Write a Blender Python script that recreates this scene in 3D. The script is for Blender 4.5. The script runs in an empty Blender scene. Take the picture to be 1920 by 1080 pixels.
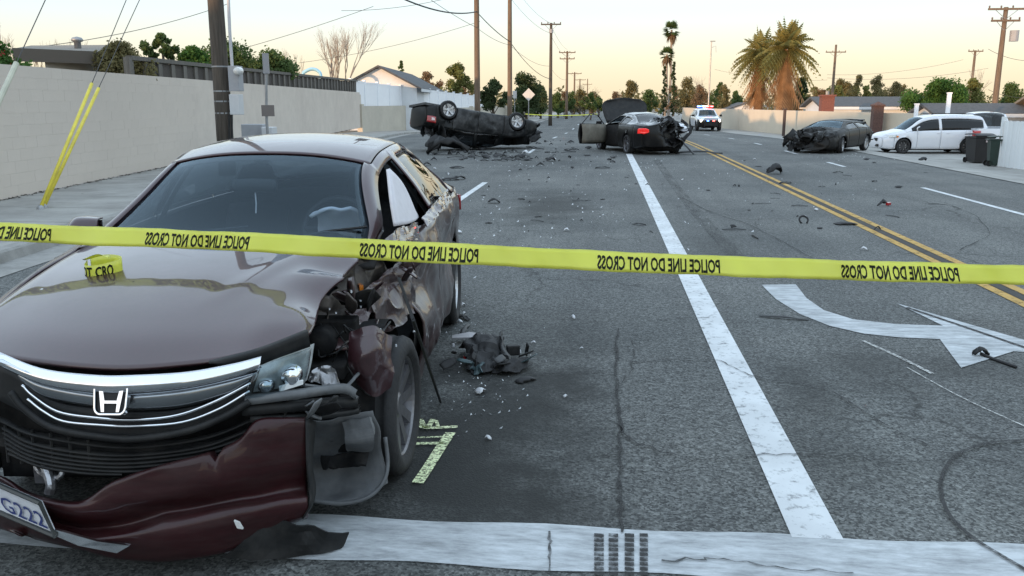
import bpy, bmesh, math, random
import numpy as np
from mathutils import Matrix, Vector
R = math.radians
sc = bpy.context.scene
# ------------------------------------------------------------------ camera
CAM = np.array([0., 0., 1.7]); FPX = 1600.
PITCH = math.atan(348/FPX); YAW = math.atan(172/math.hypot(FPX, 348))
cd = bpy.data.cameras.new('camera'); cam = bpy.data.objects.new('camera', cd)
sc.collection.objects.link(cam); sc.camera = cam
cam.location = CAM; cam.rotation_euler = (R(90)-PITCH, 0, YAW)
cd.sensor_width = 36; cd.lens = 36*FPX/1920; cd.clip_start = .05; cd.clip_end = 6000
# ------------------------------------------------------------------ sky and sun
SUN_EL, SUN_AZ = R(3.6), R(215)          # low sun behind the camera, to the left
w = bpy.data.worlds.new('World'); sc.world = w; w.use_nodes = True
nt = w.node_tree; nt.nodes.clear()
out = nt.nodes.new('ShaderNodeOutputWorld'); bg = nt.nodes.new('ShaderNodeBackground')
sky = nt.nodes.new('ShaderNodeTexSky'); sky.sky_type = 'NISHITA'; sky.sun_disc = False
sky.sun_elevation = SUN_EL; sky.sun_rotation = SUN_AZ; sky.air_density = 1.0; sky.dust_density = 2.0; sky.ozone_density = 1.0
bg.inputs['Strength'].default_value = .06
# clear dusk sky: the Nishita sky plus the pale band of light that rings the whole horizon
tcw = nt.nodes.new('ShaderNodeTexCoord'); sep = nt.nodes.new('ShaderNodeSeparateXYZ'); nt.links.new(tcw.outputs['Generated'], sep.inputs[0])
rw = nt.nodes.new('ShaderNodeValToRGB'); nt.links.new(sep.outputs['Z'], rw.inputs[0])
for i, (p_, c_) in enumerate(((0., (.475, .395, .265)), (.045, (.455, .425, .335)), (.10, (.385, .445, .475)), (.30, (.50, .60, .70)), (1., (.49, .61, .74)))):
    e = rw.color_ramp.elements[i] if i < 2 else rw.color_ramp.elements.new(p_)
    e.position = p_; e.color = (*c_, 1)
vm = nt.nodes.new('ShaderNodeVectorMath'); vm.operation = 'SCALE'; vm.inputs['Scale'].default_value = 1.55/.06; nt.links.new(rw.outputs[0], vm.inputs[0])
va = nt.nodes.new('ShaderNodeVectorMath'); va.operation = 'ADD'; nt.links.new(vm.outputs[0], va.inputs[0]); nt.links.new(sky.outputs[0], va.inputs[1])
nt.links.new(va.outputs[0], bg.inputs[0]); nt.links.new(bg.outputs[0], out.inputs[0])
sl = bpy.data.lights.new('sun', 'SUN'); so = bpy.data.objects.new('sun', sl); sc.collection.objects.link(so)
sl.energy = 3.2; sl.angle = R(.5); sl.color = (1, .62, .34)
sd = Vector((math.sin(SUN_AZ)*math.cos(SUN_EL), math.cos(SUN_AZ)*math.cos(SUN_EL), math.sin(SUN_EL)))
so.rotation_euler = sd.to_track_quat('Z', 'Y').to_euler(); so.location = sd*60
vs = sc.view_settings
vs.view_transform = 'Standard'; vs.look = 'None'; vs.exposure = 0.42; vs.gamma = 1; vs.use_curve_mapping = False

# ------------------------------------------------------------------ helpers
_c, _s = math.cos(YAW), math.sin(YAW)
_RZ = np.array([[_c, -_s, 0], [_s, _c, 0], [0, 0, 1]])
CR, CU, CF = _RZ@[1, 0, 0], _RZ@[0, math.sin(PITCH), math.cos(PITCH)], _RZ@[0, math.cos(PITCH), -math.sin(PITCH)]
def ray(x, y): return CF + CR*(x-960)/FPX - CU*(y-540)/FPX
def sstep(a, b, t):
    t = np.clip((np.asarray(t, float)-a)/(b-a), 0, 1); return t*t*(3-2*t)
def hz(x, y):
    "height of the ground: it falls off gently beyond the right kerb and far down the road"
    a, b = sstep(8.8, 13, x)*sstep(14, 24, y), sstep(34, 72, y)
    return -.5*(1-(1-a)*(1-b))
def P(x, y, Y):
    "the point at distance Y along the road that the photograph shows at pixel x, y"
    d = ray(x, y); return CAM + d*(Y/d[1])
def G(x, y):
    "the point of the ground shown at pixel x, y"
    d = ray(x, y); z = 0.
    for _ in range(12):
        p = CAM + d*((z-1.7)/d[2]); z = float(hz(p[0], p[1]))
    return p
def lookX(px, Y): return P(px, 300, Y)[0]

C = sc.collection
MATS = {}
def nodes_of(m): return m.node_tree.nodes, m.node_tree.links
def mat(name, col, rough=.6, metal=0, coat=0, var=.0, vscale=6., bump=0., bscale=40., rand=0., emit=None, estr=0, spec=.5, dirt=None, dscale=3., damt=.5, coords='Object', stretch=None, sheen=0):
    if name in MATS: return MATS[name]
    m = bpy.data.materials.new(name); m.use_nodes = True; N, L = nodes_of(m)
    b = N['Principled BSDF']; b.inputs['Roughness'].default_value = rough; b.inputs['Metallic'].default_value = metal
    b.inputs['Coat Weight'].default_value = coat; b.inputs['Coat Roughness'].default_value = .03; b.inputs['Specular IOR Level'].default_value = spec
    c4 = (*col, 1); b.inputs['Base Color'].default_value = c4
    src = None
    if var or bump or dirt or rand:
        tc = N.new('ShaderNodeTexCoord'); co = tc.outputs[coords]
        if stretch:
            mp = N.new('ShaderNodeMapping'); mp.inputs['Scale'].default_value = stretch; L.new(co, mp.inputs[0]); co = mp.outputs[0]
    if var:
        n = N.new('ShaderNodeTexNoise'); n.inputs['Scale'].default_value = vscale; n.inputs['Detail'].default_value = 6; n.inputs['Roughness'].default_value = .65
        L.new(co, n.inputs['Vector'])
        r = N.new('ShaderNodeValToRGB'); L.new(n.outputs[0], r.inputs[0])
        r.color_ramp.elements[0].position = .3; r.color_ramp.elements[1].position = .7
        r.color_ramp.elements[0].color = (*[max(0, k*(1-var)) for k in col], 1); r.color_ramp.elements[1].color = (*[min(1, k*(1+var)) for k in col], 1)
        src = r.outputs[0]
    if dirt:
        n2 = N.new('ShaderNodeTexNoise'); n2.inputs['Scale'].default_value = dscale; n2.inputs['Detail'].default_value = 8; n2.inputs['Roughness'].default_value = .7
        L.new(co, n2.inputs['Vector'])
        r2 = N.new('ShaderNodeValToRGB'); L.new(n2.outputs[0], r2.inputs[0]); r2.color_ramp.elements[0].position = .45; r2.color_ramp.elements[1].position = .72
        r2.color_ramp.elements[0].color = (0, 0, 0, 1); r2.color_ramp.elements[1].color = (damt, damt, damt, 1)
        mx = N.new('ShaderNodeMixRGB'); L.new(r2.outputs[0], mx.inputs[0]); mx.inputs[1].default_value = c4; mx.inputs[2].default_value = (*dirt, 1)
        if src: L.new(src, mx.inputs[1])
        src = mx.outputs[0]
        rr = N.new('ShaderNodeMapRange'); L.new(r2.outputs[0], rr.inputs[0]); rr.inputs[3].default_value = rough; rr.inputs[4].default_value = min(1, rough+.3)
        L.new(rr.outputs[0], b.inputs['Roughness'])
    if rand:
        oi = N.new('ShaderNodeObjectInfo'); mr = N.new('ShaderNodeMapRange'); L.new(oi.outputs['Random'], mr.inputs[0])
        mr.inputs[3].default_value = 1-rand; mr.inputs[4].default_value = 1+rand
        hs = N.new('ShaderNodeHueSaturation'); L.new(mr.outputs[0], hs.inputs['Value']); hs.inputs['Color'].default_value = c4
        if src: L.new(src, hs.inputs['Color'])
        src = hs.outputs[0]
    if src: L.new(src, b.inputs['Base Color'])
    if bump:
        n3 = N.new('ShaderNodeTexNoise'); n3.inputs['Scale'].default_value = bscale; n3.inputs['Detail'].default_value = 5; L.new(co, n3.inputs['Vector'])
        bp = N.new('ShaderNodeBump'); bp.inputs['Strength'].default_value = bump; bp.inputs['Distance'].default_value = .02
        L.new(n3.outputs[0], bp.inputs['Height']); L.new(bp.outputs[0], b.inputs['Normal'])
    if emit:
        b.inputs['Emission Color'].default_value = (*emit, 1); b.inputs['Emission Strength'].default_value = estr
    MATS[name] = m; return m
def glass(name, tint=(.3, .33, .35), amount=.35, rough=.02, gl=(1, 1, 1)):
    if name in MATS: return MATS[name]
    m = bpy.data.materials.new(name); m.use_nodes = True; N, L = nodes_of(m); N.remove(N['Principled BSDF']); o = N['Material Output']
    t = N.new('ShaderNodeBsdfTransparent'); t.inputs[0].default_value = (*[k*amount for k in tint], 1)
    g = N.new('ShaderNodeBsdfGlossy'); g.inputs['Roughness'].default_value = rough; g.inputs[0].default_value = (*gl, 1)
    fr = N.new('ShaderNodeFresnel'); fr.inputs[0].default_value = 1.48; ms = N.new('ShaderNodeMixShader')
    ge = N.new('ShaderNodeNewGeometry'); mm = N.new('ShaderNodeMath'); mm.operation = 'MULTIPLY_ADD'; L.new(ge.outputs['Backfacing'], mm.inputs[0]); mm.inputs[1].default_value = -1; mm.inputs[2].default_value = 1
    mu = N.new('ShaderNodeMath'); mu.operation = 'MULTIPLY'; L.new(fr.outputs[0], mu.inputs[0]); L.new(mm.outputs[0], mu.inputs[1])
    L.new(mu.outputs[0], ms.inputs[0]); L.new(t.outputs[0], ms.inputs[1]); L.new(g.outputs[0], ms.inputs[2]); L.new(ms.outputs[0], o.inputs[0])
    MATS[name] = m; return m
def wornmat(name, col, rough=.7, keep=.6, scale=8., soft=.12, stretch=None, var=.12, big=0.0, spec=.4):
    "paint, chalk or rubber on the road: the noise leaves bare spots"
    if name in MATS: return MATS[name]
    m = bpy.data.materials.new(name); m.use_nodes = True; N, L = nodes_of(m); b = N['Principled BSDF']; o = N['Material Output']
    b.inputs['Roughness'].default_value = rough; b.inputs['Specular IOR Level'].default_value = spec
    tc = N.new('ShaderNodeTexCoord'); co = tc.outputs['Object']
    if stretch:
        mp = N.new('ShaderNodeMapping'); mp.inputs['Scale'].default_value = stretch; L.new(co, mp.inputs[0]); co = mp.outputs[0]
    n = N.new('ShaderNodeTexNoise'); n.inputs['Scale'].default_value = scale; n.inputs['Detail'].default_value = 9; n.inputs['Roughness'].default_value = .75; L.new(co, n.inputs['Vector'])
    r = N.new('ShaderNodeMapRange'); L.new(n.outputs[0], r.inputs[0]); r.inputs[1].default_value = 1-keep-soft; r.inputs[2].default_value = 1-keep+soft
    n2 = N.new('ShaderNodeTexNoise'); n2.inputs['Scale'].default_value = 2.3; n2.inputs['Detail'].default_value = 8; L.new(tc.outputs['Object'], n2.inputs['Vector'])
    r2 = N.new('ShaderNodeValToRGB'); L.new(n2.outputs[0], r2.inputs[0]); r2.color_ramp.elements[0].position = .3; r2.color_ramp.elements[1].position = .7
    r2.color_ramp.elements[0].color = (*[k*(1-var) for k in col], 1); r2.color_ramp.elements[1].color = (*[min(1, k*(1+var)) for k in col], 1)
    L.new(r2.outputs[0], b.inputs['Base Color'])
    t = N.new('ShaderNodeBsdfTransparent'); ms = N.new('ShaderNodeMixShader')
    L.new(r.outputs[0], ms.inputs[0]); L.new(t.outputs[0], ms.inputs[1]); L.new(b.outputs[0], ms.inputs[2]); L.new(ms.outputs[0], o.inputs[0])
    MATS[name] = m; return m

def tag(o, label=None, cat=None, group=None, kind=None):
    if label: o['label'] = label
    if cat: o['category'] = cat
    if group: o['group'] = group
    if kind: o['kind'] = kind
    return o
def empty(name, loc=(0, 0, 0), rz=0, label=None, cat=None, group=None):
    o = bpy.data.objects.new(name, None); C.objects.link(o); o.location = loc; o.rotation_euler = (0, 0, rz)
    o.empty_display_size = .2
    return tag(o, label, cat, group)
def link(name, me, parent=None, loc=(0, 0, 0), rot=(0, 0, 0), scale=(1, 1, 1)):
    o = bpy.data.objects.new(name, me); C.objects.link(o); o.location = loc; o.rotation_euler = rot; o.scale = scale
    if parent: o.parent = parent
    return o
def mesh(name, V, F, m, parent=None, smooth=False, solid=0, bevel=0, angle=40):
    me = bpy.data.meshes.new(name); me.from_pydata([tuple(map(float, v)) for v in V], [], [tuple(map(int, f)) for f in F]); me.update()
    me.materials.append(m)
    o = link(name, me, parent)
    if smooth: me.shade_smooth()
    if bevel:
        b = o.modifiers.new('b', 'BEVEL'); b.width = bevel; b.segments = 2; b.limit_method = 'ANGLE'; b.angle_limit = R(40)
    if solid:
        s = o.modifiers.new('s', 'SOLIDIFY'); s.thickness = abs(solid); s.offset = -1 if solid > 0 else 1
    return o
class MB:
    def __init__(s): s.V = []; s.F = []
    def add(s, V, F):
        n = len(s.V); s.V += [tuple(v) for v in V]; s.F += [tuple(i+n for i in f) for f in F]; return s
    def box(s, c, d, rz=0, M=None):
        x, y, z = [k/2 for k in d]
        V = [(-x, -y, -z), (x, -y, -z), (x, y, -z), (-x, y, -z), (-x, -y, z), (x, -y, z), (x, y, z), (-x, y, z)]
        ca, sa = math.cos(rz), math.sin(rz)
        if M is None: V = [(c[0]+a*ca-b*sa, c[1]+a*sa+b*ca, c[2]+e) for a, b, e in V]
        else: V = [tuple(M@Vector(v)+Vector(c)) for v in V]
        return s.add(V, [(0, 3, 2, 1), (4, 5, 6, 7), (0, 1, 5, 4), (1, 2, 6, 5), (2, 3, 7, 6), (3, 0, 4, 7)])
    def tube(s, path, r, n=6, cap=True):
        path = [np.array(p, float) for p in path]; k = len(path); rr = r if hasattr(r, '__len__') else [r]*k
        V = []; up = None
        for i, p in enumerate(path):
            t = path[min(i+1, k-1)]-path[max(i-1, 0)]; t = t/(np.linalg.norm(t)+1e-9)
            if up is None or abs(up@t) > .95: up = np.array([0, 0, 1.]) if abs(t[2]) < .9 else np.array([1., 0, 0])
            a = np.cross(t, up); a /= np.linalg.norm(a); b = np.cross(a, t); up = b
            for j in range(n):
                q = 2*math.pi*j/n; V.append(p+rr[i]*(a*math.cos(q)+b*math.sin(q)))
        F = [(i*n+j, i*n+(j+1) % n, (i+1)*n+(j+1) % n, (i+1)*n+j) for i in range(k-1) for j in range(n)]
        if cap: F += [tuple(range(n-1, -1, -1)), tuple((k-1)*n+j for j in range(n))]
        return s.add(V, F)
    def lathe(s, prof, n=24, axis='x', c=(0, 0, 0)):
        V = []
        for (a, r) in prof:
            for j in range(n):
                q = 2*math.pi*j/n; p = (a, r*math.cos(q), r*math.sin(q)) if axis == 'x' else (r*math.cos(q), r*math.sin(q), a)
                V.append((p[0]+c[0], p[1]+c[1], p[2]+c[2]))
        k = len(prof)
        return s.add(V, [(i*n+j, i*n+(j+1) % n, (i+1)*n+(j+1) % n, (i+1)*n+j) for i in range(k-1) for j in range(n)])
    def grid(s, A):
        A = np.asarray(A); a, b = A.shape[:2]
        return s.add(A.reshape(-1, 3), [(i*b+j, i*b+j+1, (i+1)*b+j+1, (i+1)*b+j) for i in range(a-1) for j in range(b-1)])
    def prism(s, poly, z0, z1):
        n = len(poly); V = [(x, y, z0) for x, y in poly]+[(x, y, z1) for x, y in poly]
        return s.add(V, [tuple(range(n-1, -1, -1)), tuple(range(n, 2*n))]+[(i, (i+1) % n, n+(i+1) % n, n+i) for i in range(n)])
    def extrude(s, pts, d):
        "a closed polygon in space given thickness d (a vector)"
        n = len(pts); d = np.array(d); V = [np.array(p, float) for p in pts]+[np.array(p, float)+d for p in pts]
        return s.add(V, [tuple(range(n)), tuple(range(2*n-1, n-1, -1))]+[((i+1) % n, i, n+i, n+(i+1) % n) for i in range(n)])
    def build(s, name, m, parent=None, smooth=False, **k): return mesh(name, s.V, s.F, m, parent, smooth, **k)
def cr(p, n):
    "Catmull-Rom through the control points p (k,d), n samples"
    p = np.asarray(p, float); k = len(p); t = np.linspace(0, k-1, n); i = np.clip(t.astype(int), 0, k-2); f = (t-i)[:, None] if p.ndim == 2 else (t-i)[:, None, None]
    g = lambda j: p[np.clip(j, 0, k-1)]
    p0, p1, p2, p3 = np.where((i-1 < 0)[(...,)+(None,)*(p.ndim-1)], 2*g(i)-g(i+1), g(i-1)), g(i), g(i+1), np.where((i+2 > k-1)[(...,)+(None,)*(p.ndim-1)], 2*g(i+1)-g(i), g(i+2))
    return .5*(2*p1+(p2-p0)*f+(2*p0-5*p1+4*p2-p3)*f**2+(3*p1-p0-3*p2+p3)*f**3)
def patch(ctrl, nu, nv):
    A = cr(np.asarray(ctrl, float), nu); return cr(A.transpose(1, 0, 2), nv).transpose(1, 0, 2)
def pchip(xk, yk, x):
    xk, yk = np.array(xk, float), np.array(yk, float); h = np.diff(xk); d = np.diff(yk)/h; m = np.zeros(len(xk))
    for i in range(1, len(xk)-1):
        if d[i-1]*d[i] > 0:
            w1, w2 = 2*h[i]+h[i-1], h[i]+2*h[i-1]; m[i] = (w1+w2)/(w1/d[i-1]+w2/d[i])
    m[0], m[-1] = d[0], d[-1]
    x = np.clip(x, xk[0], xk[-1]); i = np.clip(np.searchsorted(xk, x, 'right')-1, 0, len(xk)-2); t = (x-xk[i])/h[i]
    return (2*t**3-3*t**2+1)*yk[i]+(t**3-2*t**2+t)*h[i]*m[i]+(-2*t**3+3*t**2)*yk[i+1]+(t**3-t**2)*h[i]*m[i+1]
def hashn(ix, seed):
    v = np.sin(ix[..., 0]*127.1+ix[..., 1]*311.7+ix[..., 2]*74.7+seed*53.3)*43758.5453; return v-np.floor(v)
def vnoise(p, seed=0):
    p = np.asarray(p, float); i = np.floor(p); f = p-i; f = f*f*(3-2*f); r = 0
    for a in (0, 1):
        for b in (0, 1):
            for c in (0, 1):
                wgt = (f[..., 0] if a else 1-f[..., 0])*(f[..., 1] if b else 1-f[..., 1])*(f[..., 2] if c else 1-f[..., 2])
                r = r+wgt*hashn(i+np.array([a, b, c]), seed)
    return r*2-1
def crumple(V, c, rad, amp, seed=0, freq=7., push=(0, 0, 0)):
    "dent and crease the vertices around c; rad may be a 3-vector"
    V = np.asarray(V, float); d = np.linalg.norm((V-np.array(c))/np.array(rad), axis=-1); k = sstep(1., .25, d)[..., None]
    n = np.stack([1-2*abs(vnoise(V*freq, seed+j))+.5*vnoise(V*freq*2.3, seed+9+j) for j in range(3)], -1)
    return V+k*(n*amp+np.array(push))
def cable(a, b, sag, n=14):
    a, b = np.array(a, float), np.array(b, float)
    return [a+(b-a)*t-np.array([0, 0, sag*4*t*(1-t)]) for t in np.linspace(0, 1, n)]
def copy_tree(o, parent=None):
    c = o.copy(); C.objects.link(c); c.parent = parent
    for ch in o.children: copy_tree(ch, c)
    return c
# ================================================================== the setting
random.seed(4); rng = np.random.default_rng(7)
def asphalt():
    m = bpy.data.materials.new('asphalt'); m.use_nodes = True; N, L = nodes_of(m); b = N['Principled BSDF']
    tc = N.new('ShaderNodeTexCoord'); co = tc.outputs['Object']
    def noise(s, d=6, r=.6, vec=None):
        n = N.new('ShaderNodeTexNoise'); n.inputs['Scale'].default_value = s; n.inputs['Detail'].default_value = d; n.inputs['Roughness'].default_value = r; L.new(vec or co, n.inputs['Vector']); return n.outputs[0]
    def ramp(src, p0, c0, p1, c1):
        r = N.new('ShaderNodeValToRGB'); L.new(src, r.inputs[0]); e = r.color_ramp.elements; e[0].position = p0; e[1].position = p1; e[0].color = (*c0, 1); e[1].color = (*c1, 1); return r.outputs[0]
    def mix(f, a, c, mode='MIX'):
        x = N.new('ShaderNodeMixRGB'); x.blend_type = mode
        for i, q in ((0, f), (1, a), (2, c)):
            if isinstance(q, (int, float)): x.inputs[i].default_value = q if i == 0 else (q, q, q, 1)
            elif isinstance(q, tuple): x.inputs[i].default_value = (*q, 1)
            else: L.new(q, x.inputs[i])
        return x.outputs[0]
    base = ramp(noise(.35, 8, .65), .3, (.066, .072, .074), .72, (.142, .146, .143))
    v = N.new('ShaderNodeTexVoronoi'); v.inputs['Scale'].default_value = 95; L.new(co, v.inputs['Vector'])
    sp = N.new('ShaderNodeSeparateColor'); L.new(v.outputs['Color'], sp.inputs[0])
    base = mix(1.0, base, ramp(sp.outputs[0], .0, (.34, .34, .34), 1., (1.8, 1.77, 1.7)), 'MULTIPLY')
    base = mix(1.0, base, ramp(noise(26, 5, .7), .32, (.55, .55, .55), .68, (1.34, 1.34, 1.34)), 'MULTIPLY')
    # long grey wheel paths
    mp = N.new('ShaderNodeMapping'); mp.inputs['Scale'].default_value = (1.1, .05, 1); L.new(co, mp.inputs[0])
    base = mix(1.0, base, ramp(noise(1, 5, .6, mp.outputs[0]), .3, (.74, .74, .75), .7, (1.16, 1.16, 1.15)), 'MULTIPLY')
    # oil, coolant and burn stains
    wob = noise(1.7, 8, .7)
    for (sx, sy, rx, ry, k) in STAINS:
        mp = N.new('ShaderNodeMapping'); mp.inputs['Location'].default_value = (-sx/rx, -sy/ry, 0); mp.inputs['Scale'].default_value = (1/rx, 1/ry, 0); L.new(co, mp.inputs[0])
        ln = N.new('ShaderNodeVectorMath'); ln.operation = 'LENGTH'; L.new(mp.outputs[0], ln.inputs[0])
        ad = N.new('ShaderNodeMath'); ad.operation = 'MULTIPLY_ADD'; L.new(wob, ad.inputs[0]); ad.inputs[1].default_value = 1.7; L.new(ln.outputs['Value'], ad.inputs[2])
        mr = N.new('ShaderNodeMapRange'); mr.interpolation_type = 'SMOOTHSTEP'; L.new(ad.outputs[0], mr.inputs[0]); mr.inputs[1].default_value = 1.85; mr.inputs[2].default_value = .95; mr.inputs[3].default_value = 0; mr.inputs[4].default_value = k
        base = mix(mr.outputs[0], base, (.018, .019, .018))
    # hairline cracks
    vw = N.new('ShaderNodeVectorMath'); vw.operation = 'MULTIPLY_ADD'; nn = N.new('ShaderNodeTexNoise'); nn.inputs['Scale'].default_value = 2.; nn.inputs['Detail'].default_value = 6; L.new(co, nn.inputs['Vector'])
    L.new(nn.outputs['Color'], vw.inputs[0]); vw.inputs[1].default_value = (.9, .9, 0); L.new(co, vw.inputs[2])
    v2 = N.new('ShaderNodeTexVoronoi'); v2.feature = 'DISTANCE_TO_EDGE'; v2.inputs['Scale'].default_value = .34; L.new(vw.outputs[0], v2.inputs['Vector'])
    crk = ramp(v2.outputs[0], .0, (.28, .28, .28), .006, (1, 1, 1))
    base = mix(ramp(noise(.22, 3), .42, (0, 0, 0), .6, (1, 1, 1)), base, mix(1., base, crk, 'MULTIPLY'))
    L.new(base, b.inputs['Base Color']); b.inputs['Roughness'].default_value = .82; b.inputs['Specular IOR Level'].default_value = .35
    bp = N.new('ShaderNodeBump'); bp.inputs['Strength'].default_value = .55; bp.inputs['Distance'].default_value = .006
    L.new(mix(.5, v.outputs['Distance'], noise(140, 4)), bp.inputs['Height']); L.new(bp.outputs[0], b.inputs['Normal'])
    return m
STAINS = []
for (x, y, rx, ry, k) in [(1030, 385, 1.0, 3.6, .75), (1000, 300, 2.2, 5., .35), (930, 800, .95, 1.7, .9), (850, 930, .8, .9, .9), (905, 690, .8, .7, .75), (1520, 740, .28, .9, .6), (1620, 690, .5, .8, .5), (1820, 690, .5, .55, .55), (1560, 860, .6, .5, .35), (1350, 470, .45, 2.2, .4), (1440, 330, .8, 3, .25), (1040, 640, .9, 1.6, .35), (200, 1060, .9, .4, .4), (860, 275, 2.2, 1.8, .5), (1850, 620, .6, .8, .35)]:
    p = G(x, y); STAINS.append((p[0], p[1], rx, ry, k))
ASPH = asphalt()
CONC = mat('concrete', (.30, .295, .275), .85, var=.16, vscale=1.1, bump=.25, bscale=60, dirt=(.14, .13, .12), dscale=.9, damt=.7)
KERB = mat('kerb concrete', (.27, .265, .25), .85, var=.2, vscale=3, bump=.3, bscale=50, dirt=(.10, .10, .09), dscale=2)
DIRT = mat('dry earth', (.16, .135, .10), .95, var=.3, vscale=.4, bump=.3)

def sheet(name, xs, ys, z, m, parent=None, fx=None):
    A = []
    for y in ys:
        X = np.asarray(xs, float) if fx is None else fx(y)
        A.append(np.stack([X, np.full(len(X), float(y)), hz(X, y)+z], -1))
    return MB().grid(np.array(A)).build(name, m, parent, smooth=True)
YS = sorted(set(list(np.arange(-60, 0, 10.))+list(np.arange(0, 90, 1.5))+list(np.arange(90, 200, 10.))+[200, 260, 340, 460, 640, 900]))
XS = sorted(set(list(np.arange(-60, 60, 3.))+list(np.arange(6, 18, .5))+[-900, -400, -200, -120, -80, 60, 80, 120, 200, 400, 900]))
tag(sheet('ground', XS, YS, -.07, DIRT), kind='structure')
def xl(y):
    return float(np.interp(y, [-9, 1.5, 3.5, 5.0, 8, 53, 95, 900], [-55, -14, -7.6, -6.3, -6.35, -12.3, -7.6, -7.6]))
def xr(y): return float(np.interp(y, [-9, 1.5, 4, 9, 900], [60, 30, 11, 9.0, 8.9]))
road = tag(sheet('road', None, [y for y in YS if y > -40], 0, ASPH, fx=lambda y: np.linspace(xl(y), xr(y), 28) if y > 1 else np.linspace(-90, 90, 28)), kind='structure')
WA, WD = np.array([-9.85, 13.06]), np.array([-.135, 1.]); WD = WD/np.linalg.norm(WD); WN = np.array([WD[1], -WD[0]])   # wall line
def wallx(y): return float(np.interp(y, [-50, 13.06, 54, 96, 900], [WA[0]+.135*63.06, WA[0], WA[0]-.135*40.94, -10.2, -10.2]))
ysw = [y for y in YS if 3 <= y <= 340]
tag(sheet('pavement', None, ysw, .13, CONC, fx=lambda y: np.linspace(wallx(y)-.3, xl(y)-.16, 8)), kind='structure')
kb = MB(); pr_ = [(-.17, -.05), (-.17, .134), (-.02, .134), (0, .11), (.02, -.05)]
kb.grid(np.array([[(xl(y)+a, y, hz(xl(y), y)+z) for a, z in pr_] for y in ysw])); tag(kb.build('kerb', KERB), kind='structure')
gt = sheet('gutter', None, ysw, .006, KERB, fx=lambda y: np.linspace(xl(y)+.015, xl(y)+.45, 3)); tag(gt, kind='structure')
tag(sheet('driveway', None, [y for y in YS if 9 <= y <= 200], .012, CONC, fx=lambda y: xr(y)+np.array([-.1, .3, .8, 1.4, 2, 2.6, 3.2, 4, 5, 8, 14, 24, 40])), kind='structure')
# joints scored across the pavement
lv = MB(); rl_ = np.random.default_rng(3)
for _ in range(1500):
    y = rl_.uniform(9, 50); a = rl_.uniform(0, 6.28); s_ = rl_.uniform(.01, .035); x = wallx(y)+.02+abs(rl_.normal(0, .07)); c_, d_ = math.cos(a)*s_, math.sin(a)*s_
    lv.add([(x-c_, y-d_, .134), (x+d_, y-c_, .137+s_*.5), (x+c_, y+d_, .140), (x-d_, y+c_, .135+s_*.3)], [(0, 1, 2, 3)])
tag(lv.build('leaf_litter', mat('dead leaves', (.07, .055, .04), .9, var=.5, vscale=3)), kind='stuff')
jm = mat('joint dirt', (.07, .065, .06), .95)  # dark colour of the scored joints
pv = bpy.data.objects['pavement']
for k in range(14):
    y = 6+k*1.55
    if k % 1 == 0:
        mesh('joint', [(wallx(y), y, .1335), (xl(y)-.17, y, .1335), (xl(y)-.17, y+.012, .1335), (wallx(y), y+.012, .1335)], [(0, 1, 2, 3)], jm, pv)

# ---- painted markings
WHITE = wornmat('white road paint', (.56, .58, .59), keep=.63, scale=16, soft=.10, var=.16)
WHITE2 = wornmat('worn white road paint', (.47, .495, .51), keep=.66, scale=7, soft=.26, stretch=(.6, 2.2, 1), var=.14)
YELL = wornmat('yellow road paint', (.44, .27, .065), keep=.60, scale=9, soft=.08, var=.15)
RUB = wornmat('black rubber mark', (.03, .03, .03), keep=.60, scale=30, soft=.14, rough=.85)
TAR = wornmat('tarred crack', (.02, .02, .02), keep=.56, scale=14, soft=.2, rough=.8)
GREENP = wornmat('pale green chalk', (.85, .95, .55), keep=.525, scale=60, soft=.07)
CHALK = wornmat('thin white scratch', (.5, .5, .48), keep=.5, scale=30, soft=.1)
_layer = [0]
def strip(name, pts, width, m, z=.006, n=None, jit=0.0, seed=0, taper=False):
    pts = np.array([p[:2] for p in pts], float); q = cr(pts, n or max(2, int(4*len(pts)))) if not jit else np.stack([np.interp(np.linspace(0, len(pts)-1, n or 12), range(len(pts)), pts[:, j]) for j in (0, 1)], -1); r_ = np.random.default_rng(seed+len(pts))
    if jit: q[1:-1] += r_.normal(0, jit, q[1:-1].shape)
    t = np.gradient(q, axis=0); t /= np.linalg.norm(t, axis=1)[:, None]+1e-9; nn = np.stack([-t[:, 1], t[:, 0]], -1)
    ww = np.full(len(q), width/2)
    if jit: ww = ww*r_.uniform(.35, 1.25, len(q))
    if taper: ww *= np.sin(np.linspace(.25, math.pi-.2, len(q)))
    A = np.stack([q+nn*ww[:, None], q-nn*ww[:, None]], 1); zz = hz(A[..., 0], A[..., 1])+z
    return MB().grid(np.concatenate([A, zz[..., None]], -1)).build(name, m, road)
def pstrip(name, px, *a, **k): return strip(name, [G(*p) for p in px], *a, **k)
def yline(name, x, y0, y1, w_, m, z=.006): return strip(name, [(x, y) for y in np.linspace(y0, y1, max(2, int((y1-y0)/2)))], w_, m, z, n=max(2, int((y1-y0)/1.2)))
yline('lane_line', .885, 3.215, 29.3, .2, WHITE)
for y0, y1 in ((14.2, 18.4), (29.4, 31.8), (44, 47.5), (58, 61.5), (72, 75.5), (87, 90)): yline('lane_dash', -2.52, y0, y1, .12, WHITE)
for y0, y1 in ((40, 42), (50, 52), (60, 62), (70, 72), (84, 86)): yline('lane_dash', .9, y0, y1, .12, WHITE)
for y0, y1 in ((10.2, 18.2), (24.0, 25.8), (30, 31.8), (36.5, 38.2), (44, 46), (54, 57)): yline('lane_dash', 6.5, y0, y1, .11, WHITE)
yline('yellow_line', 3.63, 3.4, 62, .105, YELL); yline('yellow_line', 3.86, 3.4, 62, .105, YELL); yline('black_line', 3.745, 3.4, 62, .1, mat('black road paint', (.03, .028, .026), .8, var=.3, vscale=5), .005)
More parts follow.
